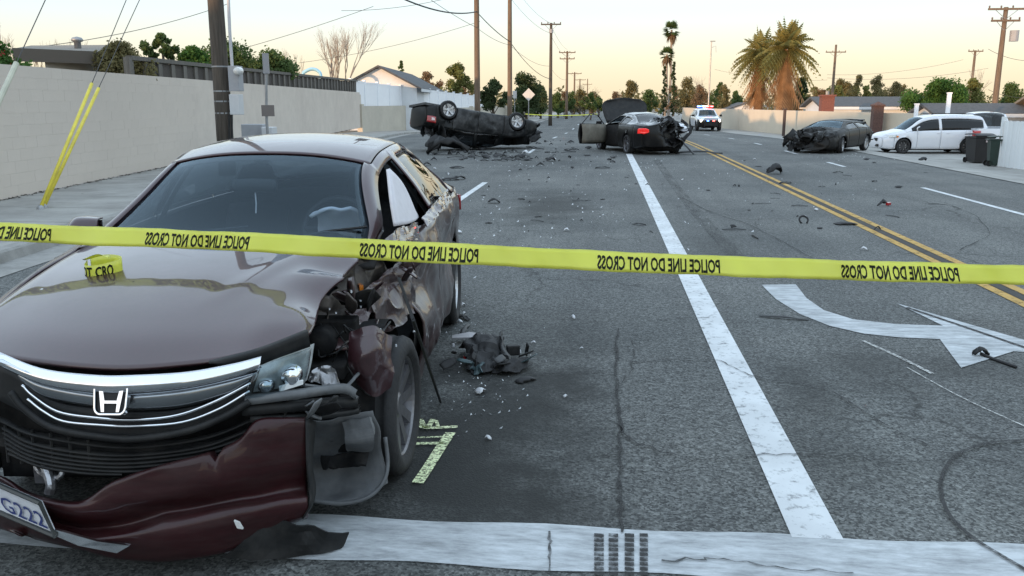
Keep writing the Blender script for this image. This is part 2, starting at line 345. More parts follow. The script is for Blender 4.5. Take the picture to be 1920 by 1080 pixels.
# stop line
A = [(x, 2.86+.045*(x+1)/2.7+dy+.012*math.sin(7*x+dy*9)) for dy in (0, .34) for x in np.linspace(-5.6, 3.5, 60)]
mesh('stop_line', [(x, y, .0055) for x, y in A], [(i, i+1, 61+i, 60+i) for i in range(59)], WHITE2, road)
for (a, b) in (((1030, 1000), (1030, 1078)),): pstrip('crack', (a, b), .012, TAR, z=.011, jit=.004)
for x0, wd_ in ((1123, 9), (1150, 9), (1180, 9), (1207, 8)):      # tyre tread printed across the stop line
    for k in range(9):
        q0, q1 = G(x0-wd_, 1004+k*9), G(x0+wd_, 1011.5+k*9)
        mesh('tyre_mark', [(q0[0], q0[1], .0105), (q1[0], q0[1], .0105), (q1[0], q1[1], .0105), (q0[0], q1[1], .0105)], [(0, 1, 2, 3)], RUB, road)
# turn arrow
ol = [(1428, 535), (1492, 534), (1512, 560), (1545, 583), (1600, 600), (1680, 609), (1768, 612), (1682, 570), (1925, 640), (1945, 662), (1900, 660), (1802, 691), (1762, 637), (1690, 634), (1620, 627), (1555, 612), (1500, 590), (1455, 562)]
q = [G(*p) for p in ol]; mesh('turn_arrow', [(p[0], p[1], .006) for p in q], [tuple(range(len(q)))], WHITE2, road)
pstrip('black_line', [(1700, 578), (1800, 612), (1925, 655)], .035, RUB, z=.0105)
for px, wd in (([(1160, 618), (1154, 700), (1160, 780), (1164, 850), (1161, 930), (1166, 1003)], .024),
               ([(1160, 800), (1185, 830), (1240, 850), (1310, 866), (1400, 857), (1500, 855), (1600, 858), (1680, 871), (1790, 866)], .013),
               ([(1185, 681), (1280, 675), (1350, 678), (1390, 700), (1440, 715), (1500, 720), (1560, 735), (1620, 775), (1700, 820), (1760, 850), (1900, 872)], .014),
               ([(1010, 858), (1080, 870), (1160, 852)], .010), ([(1190, 595), (1240, 601), (1330, 597)], .012), ([(1185, 640), (1186, 690), (1165, 722)], .010),
               ([(900, 690), (1000, 705), (1150, 698)], .012), ([(1280, 372), (1330, 398), (1400, 420), (1470, 455), (1530, 490)], .02),
               ([(1770, 380), (1830, 405), (1860, 440), (1800, 470)], .016), ([(1240, 1055), (1330, 1050), (1450, 1068), (1600, 1079)], .012),
               ([(1690, 480), (1760, 470), (1850, 500)], .013)):
    pstrip('crack', px, wd, TAR, z=.0115, n=len(px)*5, jit=.007, seed=int(px[0][0]))
pstrip('tyre_mark', [(1930, 828), (1850, 835), (1792, 858), (1764, 905), (1774, 960), (1820, 1010), (1930, 1078)], .018, RUB, z=.0125, n=40)
pstrip('scratch_mark', [(1618, 640), (1680, 668), (1748, 702)], .03, CHALK, z=.0065); pstrip('scratch_mark', [(1700, 690), (1800, 745), (1930, 805)], .012, CHALK, z=.0065)
for px, wd in (([(772, 836), (832, 835)], .03), ([(772, 825), (830, 823)], .018), ([(786, 800), (800, 806), (858, 804)], .032), ([(845, 815), (822, 850), (800, 885), (783, 910)], .055), ([(788, 790), (800, 806), (812, 790)], .03), ([(818, 792), (822, 806)], .02)):
    pstrip('spray_mark', px, wd, GREENP, z=.013, n=14)
# skid marks: long faint rubber streaks
for px in ([(1230, 300), (1290, 380), (1370, 470), (1400, 520)],):
    pstrip('tyre_mark', px, .2, wornmat('faint rubber', (.03, .03, .03), keep=.30, scale=4, soft=.3, stretch=(2, .3, 1)), z=.0075, n=20)

# ---- left block wall
WALLM = mat('grey slump block', (.57, .51, .445), .9, var=.07, vscale=1.6, bump=.25, bscale=70, rand=.014, dirt=(.47, .41, .36), dscale=.35, damt=.55, coords='Object')
WALLC = mat('grey block wall paint', (.56, .50, .435), .9, var=.07, vscale=1.2, bump=.2, bscale=60, dirt=(.46, .41, .36), dscale=.3, damt=.5)
wl = empty('block_wall', (WA[0], WA[1], 0), math.atan2(WD[1], WD[0]), 'long grey concrete block wall along the left pavement', 'wall')
mb = MB(); mb.box((19, .1, 1.2), (46, .186, 1.985)); mb.build('wall_core', WALLC, wl)
bw, bh = .4, .2
bm_ = MB().box((0, 0, 0), (bw-.0012, .012, bh-.0012)); bme = bm_.build('block', WALLM).data; bpy.data.objects.remove(bpy.data.objects['block'])
k = 0; rest = MB()
for i in range(-10, 104):
    for j in range(11):
        x = i*bw+(bw/2 if j % 2 else 0); z = .12+.1+j*bh-.1
        dy = random.uniform(-.0008, .0008)
        if -2 <= i < 25 and k < 297:
            link('block', bme, wl, (x, -.0005+dy, z+.1)); k += 1
        else: rest.box((x, -.0005+dy, z+.1), (bw-.0012, .012, bh-.0012))
tag(rest.build('blocks', WALLM, wl), kind='stuff')
def onplane(px, py, off=0.):
    "where the sight line through a pixel meets the vertical plane of the wall, moved off metres behind it"
    d = ray(px, py); A0 = WA-WN*off; t = ((A0-CAM[:2])@WN)/(d[:2]@WN); return CAM+d*t
# far wall on the left, panels between piers
WALLF = mat('cream stucco', (.50, .46, .385), .9, var=.08, vscale=.8, bump=.15, dirt=(.36, .33, .28), dscale=.5, damt=.5)
fw = empty('stucco_wall', (-15.4, 54.2, -.3), 0, 'cream stucco wall far down the left side behind the overturned car', 'wall')
pp = [(-15.4, 54.2), (-13.8, 67), (-12.2, 80), (-10.6, 94), (-10.4, 108), (-10.4, 125), (-10.4, 150)]
for a, b in zip(pp[:-1], pp[1:]):
    a, b = np.array(a), np.array(b); d = b-a; L_ = np.linalg.norm(d); rz = math.atan2(d[1], d[0]); c = (a+b)/2-np.array([-15.4, 54.2])
    zt = 1.75+.22*(a[1] < 60)
    MB().box((c[0], c[1], zt/2-.35), (L_-.3, .18, zt+.3), rz).build('panel', WALLF, fw)
    p0 = a-np.array([-15.4, 54.2]); MB().box((p0[0], p0[1], zt/2-.3), (.36, .36, zt+.45), rz).build('pier', WALLF, fw, bevel=.02)
# ================================================================== vehicles
TYRE = mat('tyre rubber', (.018, .018, .019), .8, bump=.3, bscale=30, var=.3, vscale=8)
RIM = mat('alloy rim', (.52, .53, .55), .32, metal=.9, dirt=(.10, .09, .08), dscale=6, damt=.6)
RIMD = mat('dark alloy rim', (.20, .20, .215), .38, metal=.8, dirt=(.05, .045, .04), dscale=6, damt=.6)
BLK = mat('black plastic', (.014, .0145, .015), .55, spec=.3, var=.3, vscale=9, dirt=(.07, .065, .06), dscale=7, damt=.35)
INNER = mat('dark under structure', (.011, .011, .0115), .75, spec=.15, var=.4, vscale=6, dirt=(.06, .055, .05), dscale=9, damt=.5)
CHROME = mat('chrome trim', (.80, .82, .85), .12, metal=1, var=.05, vscale=12)
STEEL = mat('torn bare metal', (.34, .34, .35), .38, metal=.85, var=.35, vscale=11, bump=.4, bscale=25)
GLASSW = glass('windscreen glass', (.80, .86, .90), .97, .02, (.58, .72, .82))
GLASSD = glass('tinted glass', (.42, .45, .47), .8)
LENS = glass('clear lens', (.85, .9, .92), .9, .06)
REDL = mat('red lamp lens', (.30, .010, .012), .15, coat=1, var=.3, vscale=20)
SEATM = mat('seat cloth', (.035, .034, .035), .9, var=.2, vscale=30)
AIRBAG = mat('airbag cloth', (.62, .60, .62), .9, var=.06, vscale=14, bump=.3, bscale=14)

def make_wheel(parent, c, r=.33, wdt=.215, side=1, rimm=None, spokes=10, flat=0., steer=0., n=36, name='wheel'):
    "side=+1: outer face towards +x"
    wh = empty(name, c, steer); wh.parent = parent
    h = wdt/2; ri = r*.70
    t = MB().lathe([(s*side, q) for s, q in ((-h*.75, ri), (-h*.98, ri+.02), (-h, r*.86), (-h*.86, r*.96), (-h*.62, r), (-h*.58, r*.985), (-h*.28, r*.985), (-h*.24, r), (h*.24, r), (h*.28, r*.985), (h*.58, r*.985), (h*.62, r), (h*.86, r*.96), (h, r*.86), (h*.98, ri+.02), (h*.75, ri))], n)
    if flat:
        t.V = [(x*(1+1.2*flat*(z < -r+flat*r)), y, max(z, -r+flat*r)) for x, y, z in t.V]
    t.build('tyre', TYRE, wh, smooth=True)
    m = MB(); m.lathe([(h*.80*side, ri*1.01), (h*.72*side, ri*.97), (h*.2*side, ri*.93), (-h*.7*side, ri*.93)], n)
    m.lathe([(h*.10*side, ri*.93), (h*.08*side, .03)], n)
    f0 = h*.70
    for k in range(spokes):
        a = 2*math.pi*k/spokes
        def pt(rad, da, x): return (x*side, rad*math.cos(a+da), rad*math.sin(a+da))
        wd = .19 if spokes > 7 else .30
        V = [pt(.05, -.5, f0*.75), pt(.05, .5, f0*.75), pt(ri*.95, wd*.62, f0), pt(ri*.95, -wd*.62, f0), pt(.05, -.5, f0*.35), pt(.05, .5, f0*.35), pt(ri*.95, wd*.8, f0*.5), pt(ri*.95, -wd*.8, f0*.5)]
        m.add(V, [(0, 1, 2, 3), (0, 3, 7, 4), (1, 5, 6, 2), (4, 7, 6, 5)])
    m.lathe([(f0*.85*side, .0), (f0*.88*side, .045), (f0*.70*side, .07), (f0*.4*side, .075)], 16)
    m.build('rim', rimm or RIM, wh)
    d = MB().lathe([(0.012*side, ri*.75), (0.0, ri*.75)], 24); d.lathe([(.012*side, .02), (.012*side, ri*.75)], 24); d.build('brake_disc', STEEL, wh)
    return wh

class Car:
    """body shell lofted from section curves. x is across, y runs from the front bumper to the back, z up."""
    def __init__(s, prm):
        s.p = prm; s.parts = {}
    def at(s, k, v): kk = s.p[k]; return pchip([a for a, b in kk], [b for a, b in kk], v)
    def loft(s):
        p = s.p; L0, L1 = p['y0'], p['y1']; nv = p.get('nv', 64)
        marks = [p[k] for k in ('yb0', 'yd1', 'yd2', 'yd3', 'yb1', 'cowl', 'wst', 'rgt', 'rgb')]
        ys = np.linspace(L0, L1, nv); 
        for mk in marks: ys[np.argmin(abs(ys-mk))] = mk
        ys = np.unique(ys); s.ys = ys
        NS, NG, NT = p.get('ns', 9), p.get('ng', 5), p.get('nt', 8); s.NS, s.NG, s.NT = NS, NG, NT
        hw, zb, zs, zr, tw = [s.at(k, ys) for k in ('hw', 'zb', 'zs', 'zr', 'tw')]
        A = []
        for i, y in enumerate(ys):
            h = zs[i]-zb[i]
            low = cr([(hw[i]-.10, zb[i]), (hw[i]-.035, zb[i]+.06), (hw[i]-.012, zb[i]+.3*h), (hw[i], zb[i]+.58*h), (hw[i]-.012, zb[i]+.80*h), (hw[i]-.05, zs[i])], NS+1)
            cab = sstep(0, .25, zr[i]-zs[i]-.08); edge = .045+.02*cab
            te = np.array([min(tw[i], hw[i]-.07), max(zs[i]+.006, zr[i]-edge)])
            mid = (low[-1]+te)/2+np.array([.02, .0])*cab
            gl = cr([low[-1], mid, te], NG+1)
            a = np.linspace(0, 1, NT+1); top = np.stack([te[0]*(1-a), te[1]+(zr[i]-te[1])*(1-(1-a)**2.4)], -1)
            half = np.concatenate([low, gl[1:], top[1:]])
            full = np.concatenate([half, (half*np.array([-1, 1]))[::-1][1:]])
            A.append(np.stack([full[:, 0], np.full(len(full), y), full[:, 1]], -1))
        A = np.array(A); x, y = A[..., 0], A[..., 1]
        hwx = hw[:, None]
        f = p['bulge'][0]*sstep(L0+.9, L0, y)*(1-np.clip(abs(x)/hwx, 0, 1)**2); r = p['bulge'][1]*sstep(L1-.8, L1, y)*(1-np.clip(abs(x)/hwx, 0, 1)**2)
        wb = .13*sstep(p['cowl']-.7, p['cowl'], y)*sstep(p['wst']+.6, p['wst'], y)*(1-np.clip(abs(x)/.75, 0, 1)**2)
        rb = .10*sstep(p['rgt']-.5, p['rgt'], y)*sstep(p['rgb']+.5, p['rgb'], y)*(1-np.clip(abs(x)/.7, 0, 1)**2)
        A[..., 1] = y-f+r-wb+rb
        s.A = A
        lab = {}
        n = A.shape[1]; Hn = NS+NG+NT
        pl = p.get('pillar', .06)
        for i in range(len(ys)-1):
            ym = (ys[i]+ys[i+1])/2
            for j in range(n-1):
                jj = j if j < Hn else 2*Hn-1-j; sd = 'R' if j < Hn else 'L'
                if jj < NS:
                    nm = 'front_bumper' if ym < p['yb0'] else 'front_fender'+sd if ym < p['yd1'] else 'front_door'+sd if ym < p['yd2'] else 'rear_door'+sd if ym < p['yd3'] else 'rear_quarter'+sd if ym < p['yb1'] else 'rear_bumper'
                    if p.get('two') and nm.startswith('rear_door'): nm = 'rear_quarter'+sd
                    if p.get('trunkside') and ym > p['yb1'] and jj > NS*.62: nm = 'trunk_lid'
                elif jj < NS+NG:
                    if ym < p['cowl']: nm = 'front_fender'+sd
                    elif ym < p['cowl']+.28 or ym > p['rgb']: nm = 'pillar' if ym < p['rgb'] else 'rear_quarter'+sd
                    elif ym > p['rgq']: nm = 'pillar'
                    elif abs(ym-p['yd2']) < pl: nm = 'pillar'
                    elif jj == NS+NG-1: nm = 'pillar'
                    else: nm = ('front_window' if ym < p['yd2'] else 'rear_window' )+sd
                    if nm.startswith('rear_window') and p.get('two') and False: nm = 'pillar'
                else:
                    first = jj == NS+NG
                    nm = 'hood' if ym < p['cowl'] else 'windscreen' if ym < p['wst'] else 'roof' if ym < p['rgt'] else 'back_glass' if ym < p['rgb'] else 'trunk_lid'
                    if first and nm in ('windscreen', 'back_glass'): nm = 'pillar'
                    if nm == 'hood' and ym < p.get('hood0', L0): nm = 'front_bumper'
                lab.setdefault(nm, []).append((i*n+j, i*n+j+1, (i+1)*n+j+1, (i+1)*n+j))
        V = A.reshape(-1, 3)
        # ends
        for end, i0, nm in (('f', 0, 'front_bumper'), ('b', -1, 'rear_bumper')):
            row = A[i0]; base = len(V); T = 13; h2 = row[:Hn+1]; sg = -1 if end == 'f' else 1
            ts = np.linspace(1, -1, T); pts = []
            for q in h2:
                zn = (q[2]-h2[0][2])/(h2[-1][2]-h2[0][2]+1e-6)
                bul = (p['bulge'][0 if end == 'f' else 1])
                flat = .05*math.sin(math.pi*min(1, max(0, zn)))
                yb = ys[i0]+sg*(bul*(1-(q[0]/hw[i0])**2))
                for t in ts:
                    xx = q[0]*t; pts.append((xx, ys[i0]+sg*(bul*(1-min(1, (xx/hw[i0])**2))+flat*(1-t**6)), q[2]))
            V = np.concatenate([V, np.array(pts)])
            for a in range(Hn):
                for b in range(T-1):
                    f4 = (base+a*T+b, base+a*T+b+1, base+(a+1)*T+b+1, base+(a+1)*T+b)
                    lab.setdefault(nm, []).append(f4 if end == 'f' else f4[::-1])
        s.V = V; s.lab = lab
        # wheel arches
        drop = set()
        for (wy, wz, wr) in p['arch']:
            d = np.hypot(V[:, 1]-wy, V[:, 2]-wz); side = abs(V[:, 0]) > p['hwmax']-.28
            near = side & (d < wr*1.16) & (V[:, 2] < p['archtop'])
            ins = near & (d < wr)
            k = near & (d > wr*.84)
            dd = np.where(d < 1e-6, 1, d)
            V[k, 1] = wy+(V[k, 1]-wy)/dd[k]*wr; V[k, 2] = np.maximum(wz+(V[k, 2]-wz)/dd[k]*wr, V[k, 2].min())
            d2 = np.hypot(V[:, 1]-wy, V[:, 2]-wz)
            for nm in lab:
                if nm.startswith(('front_fender', 'rear_quarter', 'front_bumper', 'rear_bumper', 'front_door', 'rear_door')):
                    lab[nm] = [f for f in lab[nm] if not (all(side[v] for v in f) and np.mean([V[v][1] for v in f]) > wy-wr and abs(np.mean([V[v][1] for v in f])-wy) < wr and np.hypot(np.mean([V[v][1] for v in f])-wy, np.mean([V[v][2] for v in f])-wz) < wr*.985)]
        return s
    def build(s, root, paint, skip=(), deform=None, mats=None, solid=.012, gap=.004):
        p = s.p; mats = mats or {}; V0 = s.V
        V = deform(V0.copy()) if deform else V0
        GL = {'windscreen': GLASSW, 'back_glass': GLASSD, 'front_windowR': GLASSD, 'front_windowL': GLASSD, 'rear_windowR': GLASSD, 'rear_windowL': GLASSD}
        names = {'windscreen': 'windscreen', 'back_glass': 'rear_window'}
        objs = {}
        inner = []
        for nm, F in s.lab.items():
            if not F: continue
            if nm not in GL: inner += F
            if nm in skip: continue
            ids = sorted({v for f in F for v in f}); mp_ = {v: k for k, v in enumerate(ids)}
            W = V[ids].copy(); FF = [tuple(mp_[v] for v in f) for f in F]
            # draw the panel edges back a little so that shut lines show
            cnt = {}
            for f in FF:
                for a, b in zip(f, f[1:]+f[:1]): cnt[(min(a, b), max(a, b))] = cnt.get((min(a, b), max(a, b)), 0)+1
            be = {v for e, c in cnt.items() if c == 1 for v in e}
            nb = {v: [] for v in be}
            for f in FF:
                cen = np.mean([W[v] for v in f], 0)
                for v in f:
                    if v in nb: nb[v].append(cen)
            W2 = W.copy()
            if nm not in GL and nm != 'pillar':
                for v, cs in nb.items():
                    d = np.mean(cs, 0)-W[v]; L_ = np.linalg.norm(d); W2[v] = W[v]+d*min(.45, gap/(L_+1e-6))
            clean = nm.rstrip('RL') if nm[-1] in 'RL' else nm
            mt = mats.get(nm) or mats.get(clean) or GL.get(nm) or (p.get('pillarmat') if nm == 'pillar' and p.get('pillarmat') else paint)
            o = mesh(names.get(nm, clean), W2, FF, mt, root, smooth=True, solid=solid if nm not in GL else .004)
            objs[nm] = o
        if inner:
            # dark shell behind the panels
            ctr = np.array([0, 0, .55]); sh = V.copy(); sh[:, 0] *= .965; sh[:, 2] = .5+(sh[:, 2]-.5)*.968; yc = (p['y0']+p['y1'])/2; sh[:, 1] = yc+(sh[:, 1]-yc)*.985
            ids = sorted({v for f in inner for v in f}); mp_ = {v: k for k, v in enumerate(ids)}
            mesh('inner_shell', sh[ids], [tuple(mp_[v] for v in f) for f in inner], INNER, root, smooth=True)
        return objs
def wheel_well(root, c, r, side, wdt=.26):
    m = MB(); n = 20; A = []
    for k in range(n+1):
        a = math.pi*(-.08+1.16*k/n); A.append([(c[0]+side*q, c[1]+r*math.cos(a), c[2]+r*math.sin(a)) for q in (-wdt, .02)])
    m.grid(np.array(A)); m.add([(c[0]-side*wdt, c[1]+r*math.cos(math.pi*k/n), c[2]+r*math.sin(math.pi*k/n)) for k in range(n+1)]+[(c[0]-side*wdt, c[1], c[2]-.1)], [(k, k+1, n+1) for k in range(n)])
    return m.build('wheel_well', INNER, root)
def underbody(root, p, z=.2, m=None):
    b = MB(); b.box((0, (p['y0']+p['y1'])/2, z+.03), (1.45, p['y1']-p['y0']-.5, .08))
    b.tube([(.35, p['y0']+1.2, z-.03), (.3, p['y0']+2.5, z-.04), (.45, p['y1']-.4, z-.02)], .035, 8)
    b.box((-.2, p['y1']-.75, z-.03), (.8, .5, .12)); b.box((0, p['y0']+.9, z-.02), (.9, .8, .1))
    b.tube([(-.75, p['y0']+.95, z+.1), (.75, p['y0']+.95, z+.1)], .04, 6); b.tube([(-.75, p['arch'][1][0], z+.08), (.75, p['arch'][1][0], z+.08)], .05, 6)
    return b.build('underbody', m or INNER, root)
def seat(root, x, y, z=.35, name='seat'):
    m = MB(); m.grid(patch([[(x-.24, y-.25, z+.0), (x-.24, y-.22, z+.14), (x-.22, y+.25, z+.12), (x-.21, y+.38, z+.5), (x-.2, y+.48, z+.68)], [(x, y-.27, z+.0), (x, y-.24, z+.17), (x, y+.22, z+.10), (x, y+.35, z+.5), (x, y+.47, z+.70)], [(x+.24, y-.25, z+.0), (x+.24, y-.22, z+.14), (x+.22, y+.25, z+.12), (x+.21, y+.38, z+.5), (x+.2, y+.48, z+.68)]], 7, 13))
    o = m.build(name, SEATM, root, smooth=True, solid=-.11)
    h = MB().grid(patch([[(x-.13, y+.46, z+.73), (x-.14, y+.45, z+.82), (x-.10, y+.50, z+.93)], [(x, y+.44, z+.73), (x, y+.43, z+.82), (x, y+.49, z+.95)], [(x+.13, y+.46, z+.73), (x+.14, y+.45, z+.82), (x+.10, y+.50, z+.93)]], 6, 6)).build('headrest', SEATM, root, smooth=True, solid=-.08)
    return o
SEDAN = dict(y0=-.93, y1=3.90, nv=64, yb0=-.42, yd1=.52, yd2=1.55, yd3=2.55, yb1=3.36, cowl=.36, wst=1.16, rgt=2.40, rgb=3.22, rgq=2.72, bulge=(.22, .14), hwmax=.925, archtop=.80,
    hw=[(-.93, .72), (-.75, .80), (-.45, .875), (0, .915), (1, .925), (2.6, .92), (3.3, .885), (3.9, .74)],
    zb=[(-.93, .22), (-.6, .19), (.3, .20), (2.5, .20), (3.3, .22), (3.9, .30)],
    zs=[(-.93, .60), (-.5, .745), (0, .85), (.5, .925), (1, .955), (2.2, .99), (3.2, .985), (3.9, .92)],
    zr=[(-.93, .665), (-.75, .76), (-.4, .87), (0, .955), (.36, 1.01), (1.16, 1.385), (1.45, 1.445), (1.8, 1.465), (2.4, 1.40), (3.22, 1.085), (3.6, 1.06), (3.9, 1.0)],
    tw=[(-.93, .66), (-.5, .74), (0, .765), (.36, .74), (1.16, .565), (1.8, .585), (2.4, .54), (3.22, .66), (3.9, .62)],
    arch=[(0., .33, .375), (2.775, .33, .375)])
# ------------------------------------------------------------------ the maroon sedan in front
MAROON = mat('maroon metallic paint', (.036, .0085, .012), .40, metal=.2, coat=1.0, var=.15, vscale=60, dirt=(.055, .04, .038), dscale=2.2, damt=.35)
SCRAPE = mat('scraped maroon paint', (.042, .020, .021), .34, metal=.35, coat=.7, var=.5, vscale=5, bump=.35, bscale=9, dirt=(.15, .13, .12), dscale=6, damt=.55)
GREYPL = mat('grey liner plastic', (.10, .105, .11), .6, var=.35, vscale=7, bump=.3, bscale=16, dirt=(.18, .175, .17), dscale=9, damt=.5)
ACX, ACY, ACA = -1.775, 3.60, R(4.8)
ac = empty('sedan', (ACX, ACY, 0), ACA, 'crashed maroon sedan in front with a torn off bumper and smashed driver side', 'car')
_ca, _sa = math.cos(ACA), math.sin(ACA)
def tol(p): d = np.array(p[:2])-np.array([ACX, ACY]); return np.array([d[0]*_ca+d[1]*_sa, -d[0]*_sa+d[1]*_ca, p[2]])
def toL(v): return np.array([v[0]*_ca+v[1]*_sa, -v[0]*_sa+v[1]*_ca, v[2]])
CL, _ = tol(CAM), 0
def fascia(u): return -.955+.30*(abs(u)/.82)**2.2
def F(px, py, off=0.):
    "point of the nose surface (moved off metres back) seen at the pixel"
    d = toL(ray(px, py)); lo, hi = .5, 6.
    fn = lambda t: (CL+d*t)[1]-(fascia((CL+d*t)[0])+off)
    for t in np.linspace(.6, 6, 120):
        if fn(t) > 0: hi = t; lo = t-.05; break
    for _ in range(40):
        m_ = (lo+hi)/2
        if fn(m_) > 0: hi = m_
        else: lo = m_
    return CL+d*hi
def FV(px, py, v):
    d = toL(ray(px, py)); return CL+d*((v-CL[1])/d[1])
def FU(px, py, u):
    d = toL(ray(px, py)); return CL+d*((u-CL[0])/d[0])
def FZ(px, py, z):
    d = toL(ray(px, py)); return CL+d*((z-CL[2])/d[2])
AP = dict(SEDAN); AP.update(nv=190, ns=18, ng=8, nt=16, pillarmat=None, rgt=2.55, rgb=3.32, rgq=2.82, zr=[(a, b) for a, b in SEDAN['zr'] if a < 2.3]+[(2.2, 1.452), (2.55, 1.40), (3.32, 1.09), (3.6, 1.065), (3.9, 1.0)])
for k_ in ('zs', 'zr'): AP[k_] = [(a, b+.03*float(sstep(-.6, .3, a))) for a, b in AP[k_]]
car = Car(AP).loft()
def dent(V):
    # driver side (x>0) stove in from the front wheel back to the rear door
    side = V[:, 0] > .5
    W = V.copy()
    k = (sstep(.55, .85, V[:, 0])*sstep(.35, .7, V[:, 1])*sstep(3.9, 2.6, V[:, 1])*sstep(1.12, .98, V[:, 2]))
    n1 = 1-2*abs(vnoise(V*np.array([2, 2.2, 3.]), 3)); n2 = 1-2*abs(vnoise(V*np.array([4, 5., 6.5]), 5)); n3 = vnoise(V*np.array([9, 11, 13.]), 8)
    W[:, 0] += k*(n1*.045+n2*.022+n3*.008-.05)
    W[:, 2] += k*(n2*.012); W[:, 1] += k*n1*.012
    # torn shoulder of the front door
    k2 = sstep(.6, .8, V[:, 0])*sstep(.3, .5, V[:, 1])*sstep(1.5, .9, V[:, 1])*sstep(.5, .8, V[:, 2])*sstep(1.1, 1.0, V[:, 2])
    W[:, 0] += k2*(-.09+.05*vnoise(V*8, 12)); W[:, 2] += k2*(-.04+.04*vnoise(V*7, 13))
    return W
objs = car.build(ac, MAROON, skip=('hood', 'front_fenderR', 'front_bumper', 'front_windowR', 'inner'), deform=dent, mats={'front_doorR': SCRAPE, 'rear_doorR': SCRAPE, 'rear_quarterR': SCRAPE})
for nm, lb in (('front_doorR', 'crushed and scraped driver door'), ('rear_doorR', 'scraped rear door on the smashed side')): objs[nm]['label'] = lb
o = bpy.data.objects['inner_shell']   # keep the dark shell out of the torn corner
bm = bmesh.new(); bm.from_mesh(o.data); bmesh.ops.delete(bm, geom=[f for f in bm.faces if f.calc_center_median().y < .45 and (f.calc_center_median().x > .30 or f.calc_center_median().y < -.55)], context='FACES'); bm.to_mesh(o.data); bm.free()
AU = dict(AP); AU['y0'] = .15; underbody(ac, AU)
# black printed border round the windscreen
FW_ = car.lab['windscreen']; nn_ = car.A.shape[1]; ri = [f[0]//nn_ for f in FW_]; cj = [f[0] % nn_ for f in FW_]; VD = dent(car.V.copy())
sel = [f for f, a, b in zip(FW_, ri, cj) if a >= max(ri)-1 or a <= min(ri)+1 or b <= min(cj) or b >= max(cj)]
ids = sorted({v for f in sel for v in f}); mp_ = {v: k for k, v in enumerate(ids)}
mesh('windscreen_border', VD[ids]+np.array([0, .008, -.010]), [tuple(mp_[v] for v in f) for f in sel], BLK, ac, smooth=True)
# hood, its driver side edge buckled upwards
def hood_ctrl():
    us = [-.80, -.73, -.6, -.38, 0, .3, .46, .58, .66]
    rows = []
    for t in np.linspace(0, 1, 9):
        row = []
        for u in us:
            yf = fascia(u)+.055+(.10 if u > .5 else 0)*(u-.5)/.16; yb = .285+.17*(abs(u)/.74)**2
            y = yf+(yb-yf)*t
            zc = float(pchip([-.95, -.8, -.5, -.2, .1, .45], [.75, .82, .905, .965, 1.01, 1.045], y))
            z = zc-.058*(abs(u)/.78)**2.6+.006*math.exp(-((abs(u)-.52)/.07)**2)
            if u < -.77: z -= .05
            row.append((u*(1-.06*(1-t)), y, z))
        rows.append(row)
    A = np.array(rows)
    return A
Hc = patch(hood_ctrl(), 60, 66)
k = sstep(.36, .66, Hc[..., 0]); n1 = vnoise(Hc*np.array([4, 5, 0.]), 2); n2 = 1-2*abs(vnoise(Hc*np.array([6., 3.5, 0]), 4))
Hc[..., 2] += k*(.016*n1+.016*n2-.02*k)+.004*vnoise(Hc*np.array([2, 2, 0.]), 6); Hc[..., 0] += k*(.03*n2-.01)
# long soft buckle running across to the torn corner
Hc[..., 2] += .007*np.exp(-((Hc[..., 0]-.30-.35*(Hc[..., 1]+.2))/.05)**2)*sstep(-.6, -.2, Hc[..., 1])
MB().grid(Hc).build('hood', MAROON, ac, smooth=True, solid=-.014)
# engine bay dark tub under the hood, radiator support
mb = MB(); mb.box((-.15, -.1, .5), (1.0, .95, .55)); mb.box((-.06, -.62, .52), (1.0, .06, .5)); mb.build('engine_bay', INNER, ac)

def strip3(a, b, off0=0., off1=0., n=40, sub=4):
    "surface between two pixel lines on the nose"
    pa = cr([F(x, y, off0) for x, y in a], n); pb = cr([F(x, y, off1) for x, y in b], n)
    return np.stack([pa+(pb-pa)*t for t in np.linspace(0, 1, sub)])
def bulge(A, d):
    k = np.sin(np.linspace(0, math.pi, A.shape[0]))[:, None]; A = A.copy(); A[..., 1] -= d*k; return A
T1 = [(-190, 560), (-80, 622), (0, 660), (80, 691), (180, 703), (250, 703), (350, 697), (440, 681), (490, 668)]
T2 = [(-190, 590), (-80, 650), (0, 687), (80, 721), (180, 738), (250, 739), (350, 729), (440, 709), (491, 690)]
MB().grid(bulge(strip3(T1, T2, -.005, -.02, 50, 6), .018)).build('chrome_wing', CHROME, ac, smooth=True, solid=-.01)
GREYCH = mat('satin dark chrome', (.34, .36, .38), .24, metal=.9, var=.12, vscale=6)
B1 = [(28, 694), (80, 719), (180, 737), (250, 738), (350, 728), (440, 709), (482, 697)]
B2 = [(52, 722), (90, 747), (180, 764), (250, 770), (340, 764), (420, 742), (466, 716)]
MB().grid(bulge(strip3(B1, B2, .0, .012, 50, 5), .012)).build('grille_band', GREYCH, ac, smooth=True, solid=-.01)
GR1 = [(-40, 668), (28, 697), (90, 750), (180, 768), (250, 774), (340, 768), (430, 742), (488, 692)]
GR2 = [(-20, 742), (40, 772), (100, 806), (190, 822), (260, 826), (350, 812), (420, 785), (470, 745)]
MB().grid(strip3(GR1, GR2, .045, .03, 40, 6)).build('grille_recess', BLK, ac, smooth=True, solid=-.02)
for a, r_ in (([(42, 722), (62, 742), (110, 772), (180, 783), (250, 787), (330, 779), (400, 754), (470, 718)], .006), ([(52, 748), (80, 770), (120, 790), (190, 797), (250, 799), (340, 792), (410, 767), (468, 733)], .006)):
    mb = MB(); mb.tube(cr([F(x, y, .008) for x, y in a], 40), r_, 6); mb.build('chrome_line', CHROME, ac, smooth=True)
